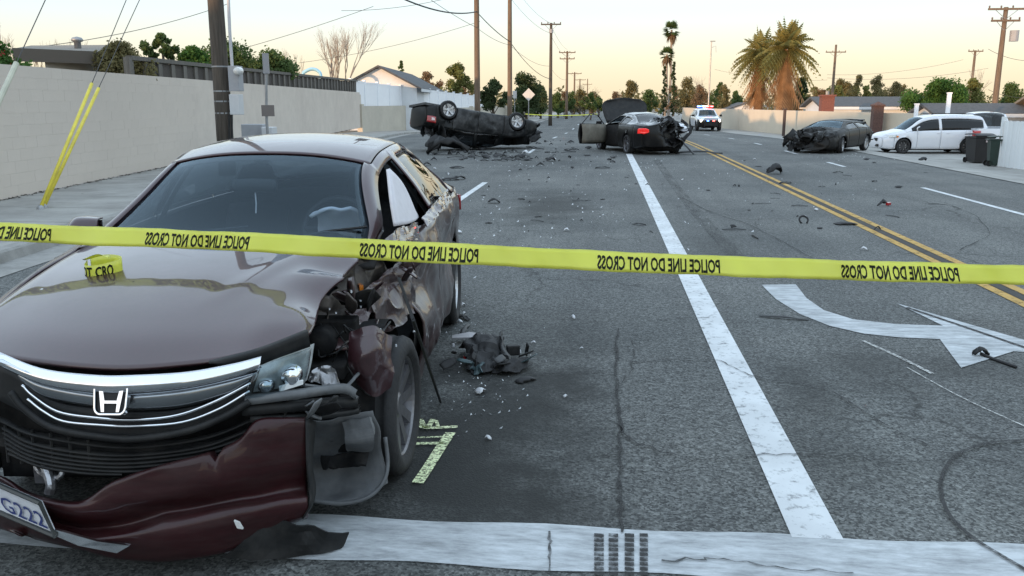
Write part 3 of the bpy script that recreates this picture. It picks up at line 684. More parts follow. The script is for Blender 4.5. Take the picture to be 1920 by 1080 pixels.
mb = MB(); mb.tube(cr([F(x, y, .0) for x, y in [(20, 735), (45, 765), (100, 802), (190, 819), (260, 822), (350, 808), (420, 781), (468, 752)]], 40), .014, 6); mb.build('grille_lip', BLK, ac, smooth=True)
# emblem: chrome frame, black field, the letter
E0 = F(210, 748, -.028); ez = 1/ (np.linalg.norm(E0-CL)) ; px2m = np.linalg.norm(E0-CL)/FPX*1.02
em = empty('emblem', E0); em.parent = ac; em.rotation_euler = (R(-19), 0, R(0)); em.scale = (.93, 1, .93)
def rr(wd, ht, rad, n=5, top=1.0):
    P_ = []
    for cx, cy, a0 in ((wd/2-rad, ht/2-rad, 0), (-wd/2+rad, ht/2-rad, 90), (-wd/2+rad, -ht/2+rad, 180), (wd/2-rad, -ht/2+rad, 270)):
        for k in range(n+1):
            a = R(a0+90*k/n); x, y = cx+rad*math.cos(a), cy+rad*math.sin(a); P_.append((x*(1-.10*(.5-y/ht)), y))
    return P_
s_ = px2m
def ringmesh(o_, i_, y0, y1):
    n = len(o_); V = [(x, y0, z) for x, z in o_]+[(x, y0, z) for x, z in i_]+[(x, y1, z) for x, z in o_]+[(x, y1, z) for x, z in i_]
    return V, [f for i in range(n) for j in [(i+1) % n] for f in ((i, j, n+j, n+i), (i, 2*n+i, 2*n+j, j), (n+i, n+j, 3*n+j, 3*n+i))]
mb = MB(); mb.add(*ringmesh(rr(64*s_, 58*s_, 13*s_), rr(56*s_, 50*s_, 10*s_), -.014, .01)); mb.build('emblem_frame', CHROME, em, smooth=False, bevel=.002)
pl_ = rr(54*s_, 48*s_, 9*s_); mb = MB(); mb.extrude([(x, -.003, z) for x, z in pl_], (0, .012, 0)); mb.build('emblem_field', mat('emblem black', (.006, .006, .007), .6), em)
mb = MB()
Hh = [(-23, 23), (-16.5, 23), (-11, -3), (11, -3), (16.5, 23), (23, 23), (16, -23), (10.5, -23), (11.5, -8), (-11.5, -8), (-10.5, -23), (-16, -23)]
for a in ([0, 1, 2, 9, 10, 11], [2, 3, 8, 9], [3, 4, 5, 6, 7, 8]): mb.extrude([(Hh[i][0]*s_, -.010, Hh[i][1]*s_) for i in a], (0, .012, 0))
mb.build('letter', CHROME, em)
# lower grille slats
for i, (a) in enumerate(([(5, 802), (60, 832), (160, 850), (260, 853), (380, 838), (470, 806)], [(8, 820), (60, 848), (160, 866), (260, 868), (380, 853), (455, 832)], [(12, 840), (70, 866), (160, 880), (260, 883), (380, 866), (420, 855)], [(-60, 770), (0, 788), (60, 815), (180, 835), (270, 838), (390, 820), (480, 785)], [(6, 811), (60, 840), (160, 858), (260, 860), (380, 845), (462, 820)], [(10, 830), (65, 857), (160, 873), (260, 875), (380, 860), (438, 844)], [(16, 850), (75, 874), (160, 887), (230, 889)])):
    mb = MB(); q = cr([F(x, y, .07) for x, y in a], 30)
    mb.grid(np.stack([q+np.array([0, .02, .004]), q+np.array([0, -.006, .003]), q+np.array([0, -.006, -.004]), q+np.array([0, .02, -.006])])); mb.build('slat', BLK, ac, smooth=True)
for i, x in enumerate((10, 35, 60, 95, 130, 165)):
    mb = MB(); mb.tube([F(x, 795+x*.18, .075), F(x+6, 865+x*.12, .075)], .006, 5); mb.build('slat', BLK, ac)
# hanging tow bracket and hoses in the dark gap
mb = MB(); mb.tube(cr([F(80, 860, .10), F(95, 905, .06), F(92, 925, .05)], 8), .018, 8); mb.tube(cr([F(60, 850, .12), F(75, 885, .08), F(110, 895, .08), F(120, 870, .1)], 10), .010, 6); mb.box(F(90, 880, .12), (.08, .05, .09)); mb.build('tow_bracket', STEEL, ac)
mb = MB(); mb.tube(cr([(-.75, -.62, .42), (0, -.82, .43), (.52, -.68, .43)], 20), .05, 6); mb.build('crash_beam', INNER, ac)
# torn bumper cover
cols = [-420, -250, -120, 0, 70, 150, 215, 300, 395, 445, 480, 530, 576]
topy = [690, 770, 838, 893, 926, 938, 903, 873, 848, 828, 793, 786, 784]
midy = [760, 830, 875, 912, 945, 965, 955, 930, 905, 890, 880, 868, 865]
recy = [800, 870, 910, 940, 968, 992, 985, 965, 945, 935, 930, 920, 915]
lipy = [830, 900, 935, 962, 985, 1008, 1005, 990, 968, 960, 955, 945, 940]
boty = [860, 930, 962, 985, 1008, 1026, 1043, 1046, 1034, 1022, 1006, 985, 966]
rows = []
for ys_, off in ((topy, .06), (topy, -.0), (midy, -.018), (recy, .03), (lipy, -.045), (boty, -.02), (boty, .06)):
    rows.append([F(x, y+(4 if (ys_ is topy and off == 0.) else 6 if (ys_ is boty and off > 0) else 0), off) for x, y in zip(cols, ys_)])
for r_ in rows:      # the far side wraps round to the wing
    r_[0] = np.array([-.93, -.42, r_[2][2]]); r_[1] = np.array([-.84, -.66, r_[2][2]])
A = patch(rows, 40, 90); A[..., 2] += .03*np.exp(-((A[..., 0]-F(402, 850)[0])/.012)**2)*np.linspace(-1.6, 0, 40)[:, None]*sstep(.45, .1, np.linspace(0, 1, 40))[:, None]; A[8:26] += .008*np.stack([1-2*abs(vnoise(A[8:26]*np.array([3.5, 3, 9]), j+3)) for j in range(3)], -1); A += .006*np.stack([vnoise(A*6, 1), vnoise(A*6, 2), vnoise(A*6, 3)], -1)
SCUFM = mat('scuffed maroon bumper', (.030, .006, .0075), .42, metal=.1, coat=.35, spec=.3, var=.3, vscale=8, dirt=(.055, .035, .033), dscale=5, damt=.5, stretch=(.5, 1, 2.5))
bc = MB().grid(A).build('front_bumper', SCUFM, ac, smooth=True, solid=-.006); bc['label'] = 'torn maroon front bumper cover hanging down'
q = patch([[F(572, 784, .0), F(574, 865, -.05), F(578, 915, -.03), F(580, 945, -.05), F(566, 972, -.03)], [F(590, 790, .10), F(584, 870, .08), F(590, 915, .08), F(584, 946, .07), F(570, 968, .05)]], 3, 24)
MB().grid(q).build('bumper_edge', BLK, ac, smooth=True, solid=-.006)
mb = MB(); mb.grid(strip3([(500, 968), (560, 985), (655, 1002)], [(420, 1048), (520, 1050), (640, 1032)], -.03, -.02, 16, 6)+.012*np.stack([vnoise(strip3([(500, 968), (560, 985), (655, 1002)], [(420, 1048), (520, 1050), (640, 1032)], -.03, -.02, 16, 6)*17, j) for j in range(3)], -1)); mb.V = [(x, y, max(z, .012)) for x, y, z in mb.V]; mb.build('splash_shield', BLK, ac, solid=-.006)
mb = MB(); mb.extrude([F(x, y, -.07) for x, y in ((106, 990), (185, 1012), (246, 1020), (222, 1034), (150, 1020), (108, 1002))], (0, -.012, 0)); mb.build('chrome_strip', CHROME, ac)
for a in ((440, 977), (446, 985), (462, 1000), (470, 996)): pass
mb = MB(); mb.extrude([F(x, y, -.07) for x, y in ((440, 974), (450, 978), (457, 990), (446, 988))], (0, -.01, 0)); mb.build('torn_clip', mat('white clip plastic', (.6, .6, .58), .5), ac)
# number plate on the fallen bumper
PLM = mat('plate white', (.62, .63, .66), .45, var=.05, vscale=30); PLF = mat('plate frame', (.03, .035, .035), .35)
pc = [F(x, y, -.085) for x, y in ((-95, 868), (76, 942), (104, 1004), (-70, 930))]
pc[1] = pc[1]; pl = mesh('number_plate', [*pc, *[p+np.array([0, .012, 0]) for p in pc]], [(0, 3, 2, 1), (0, 1, 5, 4), (1, 2, 6, 5), (2, 3, 7, 6), (3, 0, 4, 7)], PLM, ac)
mb = MB(); cc = pc+[pc[0]]; mb.tube([p+np.array([0, -.004, 0]) for p in cc], .009, 6); mb.build('plate_frame', PLF, pl)
def bil(u, v): return (pc[0]*(1-u)+pc[1]*u)*(1-v)+(pc[3]*(1-u)+pc[2]*u)*v+np.array([0, -.0035, 0])
BLUE = mat('plate numerals', (.03, .045, .16), .5); PINK = mat('plate sticker red', (.55, .08, .10), .5)
def glyphs(txt, fn, u0, u1, v0, v1, m, parent, name='numerals', mirror=False, bold=.03):
    cu = bpy.data.curves.new(name, 'FONT'); cu.body = txt; cu.size = 1; cu.resolution_u = 2; cu.offset = bold; o = bpy.data.objects.new(name, cu); C.objects.link(o)
    dg = bpy.context.evaluated_depsgraph_get(); me = o.evaluated_get(dg).to_mesh(); V = np.array([v.co[:] for v in me.vertices]); Fs = [tuple(p.vertices) for p in me.polygons]; o.evaluated_get(dg).to_mesh_clear()
    bpy.data.objects.remove(o); bpy.data.curves.remove(cu)
    x = (V[:, 0]-V[:, 0].min())/np.ptp(V[:, 0]); y = (V[:, 1]-V[:, 1].min())/np.ptp(V[:, 1])
    if mirror: x = 1-x
    W = [fn(u0+(u1-u0)*a, v1+(v0-v1)*b) for a, b in zip(x, y)]
    return mesh(name, W, Fs, m, parent)
glyphs('7UTG222', bil, .10, .95, .38, .86, BLUE, pl, bold=.008)
mesh('sticker', [bil(.03, .12), bil(.16, .12), bil(.16, .32), bil(.03, .32)], [(0, 3, 2, 1)], PINK, pl)
# driver side headlamp: housing, clear lens, reflectors
hl = empty('headlight'); hl.parent = ac
lens = patch([[F(478, 690, -.0), F(525, 672, .02), F(582, 652, .10)], [F(468, 718, -.02), F(520, 705, .0), F(576, 692, .09)], [F(455, 747, -.01), F(515, 738, .01), F(568, 723, .09)]], 10, 12)
MB().grid(lens).build('lens', LENS, hl, smooth=True, solid=.006)
MB().grid(lens+np.array([0, .06, 0])).build('lamp_housing', mat('lamp reflector', (.55, .58, .58), .35, metal=.5, var=.3, vscale=20), hl, smooth=True)
for (x, y, r_) in ((500, 722, .028), (545, 705, .036)):
    c = F(x, y, .05); mb = MB(); mb.lathe([(-.03, 0), (-.028, r_*.7), (-.02, r_*.9), (.01, r_), (.03, r_*1.05)], 18); mb.V = [(c[0]+b, c[1]+a, c[2]+e) for a, b, e in mb.V]; mb.build('projector', CHROME, hl, smooth=True)
mb = MB(); mb.grid(strip3([(520, 728), (566, 716)], [(522, 738), (566, 724)], -.0, .0, 6, 3)+np.array([0, .02, 0])); mb.build('running_lamp', mat('white lamp plastic', (.75, .77, .77), .3), hl, solid=-.008)
mb = MB(); mb.grid(strip3([(392, 682), (480, 660), (578, 622)], [(476, 690), (520, 672), (582, 650)], .03, .05, 14, 4)); mb.build('lamp_gasket', BLK, ac, smooth=True, solid=-.02)
# passenger side headlamp, mostly off to the left
mb = MB(); mb.grid(patch([[(-.56, fascia(.56)+.0, .70), (-.72, -.70, .735), (-.86, -.45, .79)], [(-.53, fascia(.53)-.01, .65), (-.72, -.73, .68), (-.88, -.47, .74)], [(-.50, fascia(.5)-.01, .60), (-.70, -.74, .63), (-.88, -.50, .68)]], 8, 12)); h2 = mb.build('headlight', LENS, ac, smooth=True, solid=.006)
mesh('lamp_housing', [(x, y+.03, z) for x, y, z in mb.V], mb.F, MATS['lamp reflector'], h2, smooth=True)
# torn corner: apron, strut tower, wiring, crumpled wing remnant, liner
def crump(name, ctrl, m, nu=26, nv=26, amp=.03, fr=9, seed=1, solid=.006, parent=ac, sm=False):
    A = patch(ctrl, int(nu*1.5), int(nv*1.5)); A = A+amp*np.stack([1-2*abs(vnoise(A*fr, seed+j)) for j in range(3)], -1)+amp*.5*np.stack([vnoise(A*fr*2.2, seed+5+j) for j in range(3)], -1)
    return MB().grid(A).build(name, m, parent, smooth=sm, solid=-solid)
BROWNM = mat('scraped grey primer metal', (.12, .105, .095), .45, metal=.5, var=.5, vscale=7, bump=.4, bscale=14, dirt=(.02, .018, .017), dscale=7, damt=.9)
crump('inner_apron', [[FV(600, 600, -.1), FV(640, 520, .15), FV(690, 480, .42)], [FV(610, 640, -.1), FV(660, 560, .15), FV(715, 500, .42)], [FV(620, 700, -.12), FV(670, 640, .12), FV(735, 560, .42)]], BROWNM, amp=.028, seed=3)
crump('wing_remnant', [[FV(648, 630, -.36), FV(695, 612, -.38), FV(735, 632, -.30)], [FV(650, 680, -.42), FV(695, 675, -.44), FV(736, 690, -.34)], [FV(668, 722, -.40), FV(700, 746, -.40), FV(730, 728, -.34)]], MAROON, amp=.012, fr=9, seed=11)
crump('wing_rail', [[FV(640, 590, -.05), FV(690, 540, .2), FV(750, 490, .5)], [FV(665, 612, -.05), FV(715, 570, .2), FV(770, 520, .5)]], SCRAPE, 8, 20, amp=.02, seed=21)
crump('bent_panel', [[FV(690, 560, .1), FV(735, 510, .4), FV(765, 480, .62)], [FV(700, 600, .1), FV(745, 560, .38), FV(778, 530, .62)], [FV(735, 625, .2), FV(760, 600, .4), FV(785, 585, .62)]], SCRAPE, amp=.02, seed=31)
mb = MB(); c = FV(603, 640, -.28); mb.lathe([(-.05, 0), (-.05, .06), (.0, .066), (.05, .06), (.1, .05)], 18); mb.V = [(c[0]+b, c[1]+a, c[2]+e) for a, b, e in mb.V]; mb.build('horn', INNER, ac, smooth=True)
mb = MB(); mb.box(FV(605, 705, -.42)+np.array([0, .1, 0]), (.16, .14, .06)); mb.box(FV(600, 660, -.3)+np.array([.03, .16, 0]), (.2, .1, .22)); mb.box(FV(650, 700, -.25)+np.array([0, .2, 0]), (.16, .2, .2)); mb.build('engine_block', INNER, ac, bevel=.01)
crump('torn_foil', [[FV(575, 695, -.45), FV(610, 690, -.42), FV(630, 700, -.4)], [FV(575, 718, -.47), FV(610, 722, -.45), FV(632, 718, -.42)]], STEEL, 10, 14, amp=.012, fr=22, seed=41)
wr_ = MB(); rw_ = random.Random(5)
for k_ in range(16):
    x0, y0, x1, y1 = rw_.uniform(585, 680), rw_.uniform(610, 700), rw_.uniform(600, 735), rw_.uniform(600, 745)
    wr_.tube(cr([FV(x0, y0, -.3), FV((x0+x1)/2+rw_.uniform(-20, 20), (y0+y1)/2+rw_.uniform(-25, 35), -.33+rw_.uniform(-.05, .1)), FV(x1, y1, -.2)], 9), rw_.uniform(.002, .005), 5)
wr_.build('wiring', BLK, ac, smooth=True)
gl_ = MB()
for k_ in range(34):
    x0, y0 = rw_.gauss(665, 45), rw_.gauss(640, 50); c = FV(x0, y0, rw_.uniform(-.22, -.05)); gl_.box(c, (rw_.uniform(.004, .014), .006, rw_.uniform(.004, .012)), rw_.uniform(0, 3))
tag(gl_.build('broken_chips', mat('broken bright plastic', (.62, .63, .66), .25), ac), kind='stuff')
mb = MB(); mb.box(FV(676, 545, .2), (.018, .05, .06), .4); mb.build('side_marker', mat('amber lens', (.75, .22, .02), .25, coat=1), ac)
# horizontal dark carriers under the lamp
for i, (a, b, wd) in enumerate((([(460, 752), (560, 740), (640, 730), (668, 742)], -.0, .028), ([(455, 770), (560, 762), (640, 756), (672, 756)], .02, .034), ([(470, 786), (560, 782), (640, 776), (674, 770)], .03, .02))):
    q = cr([F(x, y, b+.14*max(0, (x-560)/110)) for x, y in a], 20); mb = MB(); mb.grid(np.stack([q+np.array([0, .03, wd*.5]), q+np.array([0, -.005, wd*.5]), q+np.array([0, -.008, -wd*.5]), q+np.array([0, .03, -wd*.55])])); mb.build('lamp_carrier', GREYPL if i == 0 else BLK, ac, smooth=True, solid=-.004)
mb = MB(); mb.tube(cr([F(570, 722, .1), F(640, 728, .2), F(668, 705, .24), F(680, 690, .3)], 12), .007, 6); mb.build('wiring', GREYPL, ac)
# wheel arch liner, pushed forward
def lin(px, py, v): return FV(px, py, v)
A = patch([[lin(572, 790, -.52), lin(640, 786, -.46), lin(700, 772, -.42)], [lin(580, 850, -.40), lin(650, 850, -.34), lin(715, 845, -.38)], [lin(575, 905, -.42), lin(650, 905, -.40), lin(722, 880, -.40)], [lin(585, 938, -.52), lin(660, 942, -.50), lin(726, 905, -.42)]], 24, 24)
A += .012*np.stack([vnoise(A*11, j) for j in range(3)], -1); A[..., 2] = np.maximum(A[..., 2], .05)
ln = MB().grid(A).build('arch_liner', GREYPL, ac, smooth=True, solid=-.006); ln['label'] = 'grey plastic wheel arch liner laid open'
crump('washer_bottle', [[lin(640, 790, -.46), lin(690, 782, -.47)], [lin(645, 830, -.50), lin(698, 825, -.50)], [lin(650, 850, -.44), lin(695, 850, -.44)]], GREYPL, 12, 12, amp=.008, fr=9, seed=91, solid=.03)
crump('torn_duct', [[lin(585, 800, -.44), lin(640, 795, -.42)], [lin(585, 835, -.40), lin(640, 830, -.38)]], INNER, 12, 12, amp=.015, fr=11, seed=93, solid=.02)
crump('torn_foam', [[lin(600, 862, -.44), lin(690, 852, -.42)], [lin(600, 885, -.46), lin(690, 872, -.45)]], INNER, 10, 14, amp=.016, fr=13, seed=95, solid=.015)
mb = MB(); q = [lin(580, 938, -.53), lin(640, 944, -.53), lin(690, 932, -.50), lin(718, 905, -.45), lin(727, 870, -.40), lin(722, 820, -.38)]
for p_ in q: p_[2] = max(p_[2], .02)
mb.tube(cr(q, 24), .009, 6); mb.build('liner_lip', GREYPL, ac, smooth=True)
# wheels
for (x, y, sd, st) in ((.80, .02, 1, R(-4)), (-.80, 0, -1, 0), (.80, 2.775, 1, 0), (-.80, 2.775, -1, 0)):
    make_wheel(ac, (x, y, .325), .325, .225, sd, RIMD if sd > 0 and y < 1 else RIM, 10, flat=.07 if (sd > 0 and y < 1) else 0, steer=st, n=48)
    wheel_well(ac, (x, y, .34), .385, sd)
# cabin
mb = MB(); mb.grid(patch([[(-.72, .30, .93), (0, .14, .97), (.72, .30, .93)], [(-.72, .55, .99), (0, .5, 1.01), (.72, .55, .99)], [(-.72, .95, .93), (0, .92, .95), (.72, .95, .93)], [(-.72, 1.02, .72), (0, 1.0, .72), (.72, 1.02, .72)]], 14, 20)); mb.build('dashboard', SEATM, ac, smooth=True, solid=.02)
mb = MB(); mb.box((0, 1.5, .3), (1.5, 2.6, .08)); mb.build('cabin_floor', SEATM, ac)
for x in (-.38, .38): seat(ac, x, 1.55)
mb = MB(); mb.grid(patch([[(-.62, 2.45, .55), (-.62, 2.65, .8), (-.6, 2.75, 1.06)], [(0, 2.43, .55), (0, 2.62, .8), (0, 2.73, 1.08)], [(.62, 2.45, .55), (.62, 2.65, .8), (.6, 2.75, 1.06)]], 8, 10)); mb.build('rear_bench', SEATM, ac, smooth=True, solid=-.1)
sw = empty('steering_wheel', (.38, 1.02, 1.0)); sw.parent = ac; sw.rotation_euler = (R(65), 0, 0)
mb = MB(); mb.tube([(.185*math.cos(a), .185*math.sin(a), 0) for a in np.linspace(0, 2*math.pi, 32)], .016, 7); mb.tube([(-.18, 0, 0), (.18, 0, 0)], .018, 6); mb.build('rim', BLK, sw, smooth=True)
crump('airbag', [[FV(580, 412, .80), FV(620, 392, .78), FV(665, 400, .82), FV(680, 425, .9)], [FV(590, 408, .85), FV(625, 402, .82), FV(655, 412, .86), FV(668, 436, .92)], [FV(600, 440, .9), FV(625, 440, .9), FV(650, 445, .92), FV(662, 450, .95)]], AIRBAG, 16, 20, amp=.010, fr=9, seed=51, solid=.02, sm=True)
mb = MB(); mb.grid(patch([[(-.11, .80, 1.30), (0, .79, 1.305), (.11, .80, 1.30)], [(-.12, .78, 1.26), (0, .77, 1.265), (.12, .78, 1.26)], [(-.11, .80, 1.225), (0, .79, 1.23), (.11, .80, 1.225)]], 6, 10)); mb.build('interior_mirror', BLK, ac, smooth=True, solid=-.03)
mb = MB(); mb.tube([(0, .80, 1.235), (.005, .79, 1.17), (0, .79, 1.12)], .004, 5); mb.build('hanging_charm', AIRBAG, ac)
# curtain airbag in the broken driver window
q = patch([[FU(724, 318, .73), FU(730, 375, .77), FU(738, 425, .80)], [FU(745, 350, .74), FU(752, 385, .78), FU(757, 420, .81)], [FU(775, 402, .77), FU(778, 405, .78), FU(780, 410, .80)]], 12, 14)
q[..., 0] += .02*np.sin(np.linspace(0, math.pi, 12))[:, None]; MB().grid(q).build('curtain_airbag', AIRBAG, ac, smooth=True, solid=-.02)
crump('window_frame', [[FU(724, 445, .83), FU(760, 425, .86), FU(785, 418, .86)], [FU(728, 470, .85), FU(765, 462, .89), FU(790, 445, .88)]], MAROON, 8, 12, amp=.008, seed=61)
crump('torn_trim', [[FU(790, 410, .86), FU(815, 380, .88), FU(838, 355, .88)], [FU(800, 425, .90), FU(825, 400, .92), FU(845, 375, .92)]], MAROON, 6, 16, amp=.008, fr=12, seed=71)
mb = MB(); mb.tube([FU(748, 522, .90), FU(775, 600, .985), tol(G(826, 757))+np.array([0, 0, .01])], .0075, 6); tr = mb.build('hanging_trim', BLK, ac); tr['label'] = 'black trim strip hanging from the door to the road'
# mirror on the passenger side
mi = empty('door_mirror', (-.27, .16, .225)); mi.parent = ac; mi.scale = (.62, .8, .8)
mb = MB(); mb.grid(patch([[(-.82, .66, .985), (-.98, .60, .98), (-1.06, .68, .99)], [(-.82, .60, 1.03), (-.99, .50, 1.03), (-1.10, .62, 1.04)], [(-.84, .62, 1.085), (-.98, .56, 1.10), (-1.07, .66, 1.09)], [(-.85, .70, 1.09), (-.98, .70, 1.10), (-1.05, .72, 1.085)]], 14, 14)); mb.build('mirror_shell', MAROON, mi, smooth=True, solid=.01)
mb = MB(); mb.box((-.95, .69, 1.035), (.2, .01, .1)); mb.build('mirror_glass', CHROME, mi)
# bright tape or window moulding and wipers
for x in (-.45, .15):
    mb = MB(); mb.tube([(x, .335, 1.02), (x+.3, .43, 1.075), (x+.5, .50, 1.09)], .007, 5); mb.build('wiper', BLK, ac)
mb = MB(); mb.grid(patch([[(-.74, .30, .985), (0, .16, 1.0), (.70, .30, .985)], [(-.74, .47, 1.0), (0, .30, 1.02), (.70, .47, 1.0)]], 4, 14)); mb.build('cowl_panel', BLK, ac, smooth=True, solid=.01)
# rear lamps
for sd in (-1, 1):
    mb = MB(); mb.grid(patch([[(sd*.86, 3.55, .80), (sd*.78, 3.80, .79), (sd*.55, 3.93, .79)], [(sd*.86, 3.52, .93), (sd*.77, 3.79, .92), (sd*.55, 3.92, .91)]], 5, 10)); mb.build('tail_light', REDL, ac, smooth=True, solid=-.02)
# bits of broken lens on the hood
for (x, y) in ((238, 484), (80, 545), (30, 545), (498, 514)):
    p_ = FZ(x, y, .99 if y < 520 else .93)
# ------------------------------------------------------------------ the other vehicles
DARKP = mat('dark grey metallic paint', (.0065, .0075, .008), .45, coat=.12, spec=.2, var=.2, vscale=7, dirt=(.05, .05, .047), dscale=2.0, damt=.3)
BLACKP = mat('black paint', (.005, .005, .0055), .38, metal=0, coat=.18, spec=.2, var=.2, vscale=9, dirt=(.035, .032, .03), dscale=2.6, damt=.3)
GRAPH = mat('graphite paint', (.007, .0065, .006), .45, coat=.12, spec=.2, var=.25, vscale=6, dirt=(.045, .04, .035), dscale=2.2, damt=.35)
WHITEP = mat('white car paint', (.66, .68, .72), .3, coat=.8, var=.03, vscale=5)
CRUSH = mat('crushed underbody metal', (.07, .072, .075), .45, metal=.6, var=.6, vscale=6, bump=.4, bscale=12)
def frame(origin, yaxis, up):
    "matrix of a car whose local y (towards its back) and z are given"
    y = Vector(yaxis).normalized(); z = Vector(up); z = (z-y*z.dot(y)).normalized(); x = y.cross(z)
    M = Matrix(((x[0], y[0], z[0], 0), (x[1], y[1], z[1], 0), (x[2], y[2], z[2], 0), (0, 0, 0, 1))); M.translation = Vector(origin); return M
def torn_bits(root, n, c, ext, seed, m, name='torn_panel', size=(.06, .3)):
    r_ = random.Random(seed)
    for k in range(n):
        p_ = np.array(c)+np.array([r_.uniform(-e, e) for e in ext]); L_ = r_.uniform(*size); d1 = np.array([r_.gauss(0, 1) for _ in range(3)]); d1 = d1/np.linalg.norm(d1)*L_; d2 = np.cross(d1, [r_.gauss(0, 1) for _ in range(3)]); d2 = d2/(np.linalg.norm(d2)+1e-6)*L_*r_.uniform(.25, .7)
        A = patch([[p_-d1-d2, p_-d1+d2*.6], [p_-d2*1.1+d1*.1+np.cross(d1, d2)*.8, p_+d2+np.cross(d1, d2)*.5], [p_+d1-d2*.5, p_+d1+d2*.9]], 6, 5)
        A += .15*L_*np.stack([vnoise(A*12, j+k) for j in range(3)], -1); MB().grid(A).build(name, m if not isinstance(m, list) else r_.choice(m), root, smooth=True, solid=-.006)

# ragged pieces left in the torn corner of the maroon sedan
torn_bits(ac, 14, FV(655, 600, -.12), (.12, .10, .12), 41, [BROWNM, SCRAPE, MAROON, STEEL, INNER], 'torn_panel', (.03, .085))
torn_bits(ac, 10, FV(640, 715, -.30), (.12, .08, .05), 43, [INNER, BLK, STEEL, BLK], 'torn_panel', (.025, .07))
torn_bits(ac, 5, FU(770, 490, .88), (.02, .15, .07), 45, [MAROON, SCRAPE], 'torn_panel', (.03, .08))
torn_bits(ac, 8, F(560, 765, .06), (.16, .05, .02), 47, [BLK, GREYPL, INNER], 'torn_panel', (.03, .08))
# --- overturned sedan
rw, fw_ = P(840, 206, 30.4), P(965, 227, 31.9)       # hubs of the two wheels nearest the camera
ax = (rw-fw_)/np.linalg.norm(rw-fw_); 
up = Vector((-.10, -.16, -1)); M0 = frame((0, 0, 0), ax, up)
hub = Vector((-.80 if (M0@Vector((1, 0, 0))).y > 0 else .80, 2.775, .33)); M0.translation = Vector(rw)-M0.to_3x3()@hub
ov = empty('overturned_car', (0, 0, 0), 0, 'dark grey sedan lying on its roof with its wheels in the air', 'car'); ov.matrix_world = M0
OP = dict(SEDAN); OP.update(nv=80, ns=10, ng=5, nt=8)
oc = Car(OP).loft(); Mi = M0.inverted()
def flat_roof(V):
    W = crumple(V, (0, -.6, .6), (1.1, .9, .8), .09, 4, 4.5, push=(0, .12, .05)); nearx = hub.x
    k = sstep(.5, .9, V[:, 0]*np.sign(nearx))*sstep(.3, .8, V[:, 1])*sstep(3.6, 2.6, V[:, 1])
    W[:, 0] -= np.sign(nearx)*k*(.05+.06*(1-2*abs(vnoise(V*np.array([3, 3, 4.]), 6))))
    W[:, 1] = np.where(W[:, 1] > 3.1, 3.1+(W[:, 1]-3.1)*.55, W[:, 1])
    out_ = []
    for v in W:
        q_ = M0@Vector(v); lim = .05+.05*math.sin(q_.x*5)*math.cos(q_.y*4)
        if q_.z < lim+.35: q_.z = lim+(q_.z-lim)*.35 if q_.z > lim else lim+.02*math.sin(9*q_.x+7*q_.y)
        out_.append(Mi@q_)
    return np.array([tuple(o_) for o_ in out_])
SCUFF = mat('scuffed dark panel', (.014, .015, .016), .45, spec=.3, var=.4, vscale=5, bump=.5, bscale=7, dirt=(.15, .15, .15), dscale=2.6, damt=.6)
sx_ = 'R' if hub.x > 0 else 'L'
ob = oc.build(ov, DARKP, deform=flat_roof, solid=.008, mats={k+sx_: SCUFF for k in ('front_door', 'rear_door', 'front_fender')})
underbody(ov, OP, .2, CRUSH)
for x in (-.80, .80):
    for y in (0, 2.775): make_wheel(ov, (x, y, .33), .325, .215, 1 if x > 0 else -1, RIM, 5, steer=R(6) if y == 0 else 0, n=28); wheel_well(ov, (x, y, .34), .385, 1 if x > 0 else -1)
for sd in (-1, 1):
    mb = MB(); mb.grid(patch([[(sd*.92, 3.26, .66), (sd*.885, 3.38, .64), (sd*.80, 3.53, .64)], [(sd*.92, 3.24, .88), (sd*.885, 3.37, .87), (sd*.79, 3.54, .85)]], 5, 9)); t_ = mb.build('tail_light', REDL, ov, smooth=True, solid=-.03)
    mb = MB(); mb.grid(patch([[(sd*.915, 3.30, .70), (sd*.88, 3.40, .69)], [(sd*.915, 3.29, .78), (sd*.88, 3.40, .78)]], 3, 4)); mb.build('reversing_lamp', mat('pale lamp lens', (.7, .55, .55), .2, coat=1), t_, solid=-.05)
torn_bits(ov, 20, (0, -.85, .55), (.8, .25, .3), 3, [BLK, CRUSH, DARKP], 'torn_panel', (.08, .3))
torn_bits(ov, 14, (hub.x*.9, 2.9, 1.25), (.25, .7, .12), 8, [BLK, DARKP, SEATM], 'torn_panel', (.1, .34))
# its torn off trunk lid / bumper on the ground below
# --- black coupe with its hood up
CP = dict(SEDAN); CP.update(nv=80, ns=10, ng=5, nt=8, two=True, y1=3.78, yd2=1.95, yd3=2.2, yb1=3.3, rgt=2.2, rgb=3.05, rgq=2.55, cowl=.42, wst=1.2,
    zr=[(-.93, .72), (-.6, .88), (0, .97), (.42, 1.03), (1.2, 1.33), (1.6, 1.395), (2.2, 1.33), (3.05, 1.07), (3.5, 1.05), (3.78, 1.0)],
    hw=[(-.93, .74), (-.6, .86), (0, .93), (1, .93), (2.2, .945), (3.0, .95), (3.5, .90), (3.78, .78)], hwmax=.94,
    tw=[(-.93, .66), (-.5, .74), (0, .78), (.42, .76), (1.2, .56), (1.7, .57), (2.2, .52), (3.05, .68), (3.78, .64)])
rl = G(1198, 291); fdir = np.array([-math.sin(R(20)), math.cos(R(20))]); yv = -fdir; xr_ = np.array([-yv[1]*-1, 0])
cpz = R(30)   # heading
ang = math.atan2(-yv[0], yv[1])
cp = empty('coupe', (0, 0, 0), ang, 'wrecked black coupe with raised hood, open door and crushed tail', 'car')
def Rz(a, v): return np.array([v[0]*math.cos(a)-v[1]*math.sin(a), v[0]*math.sin(a)+v[1]*math.cos(a)])
nearside = 1 if Rz(ang, (1, 0))[0] < 0 else -1       # local x side that shows on the left of the picture
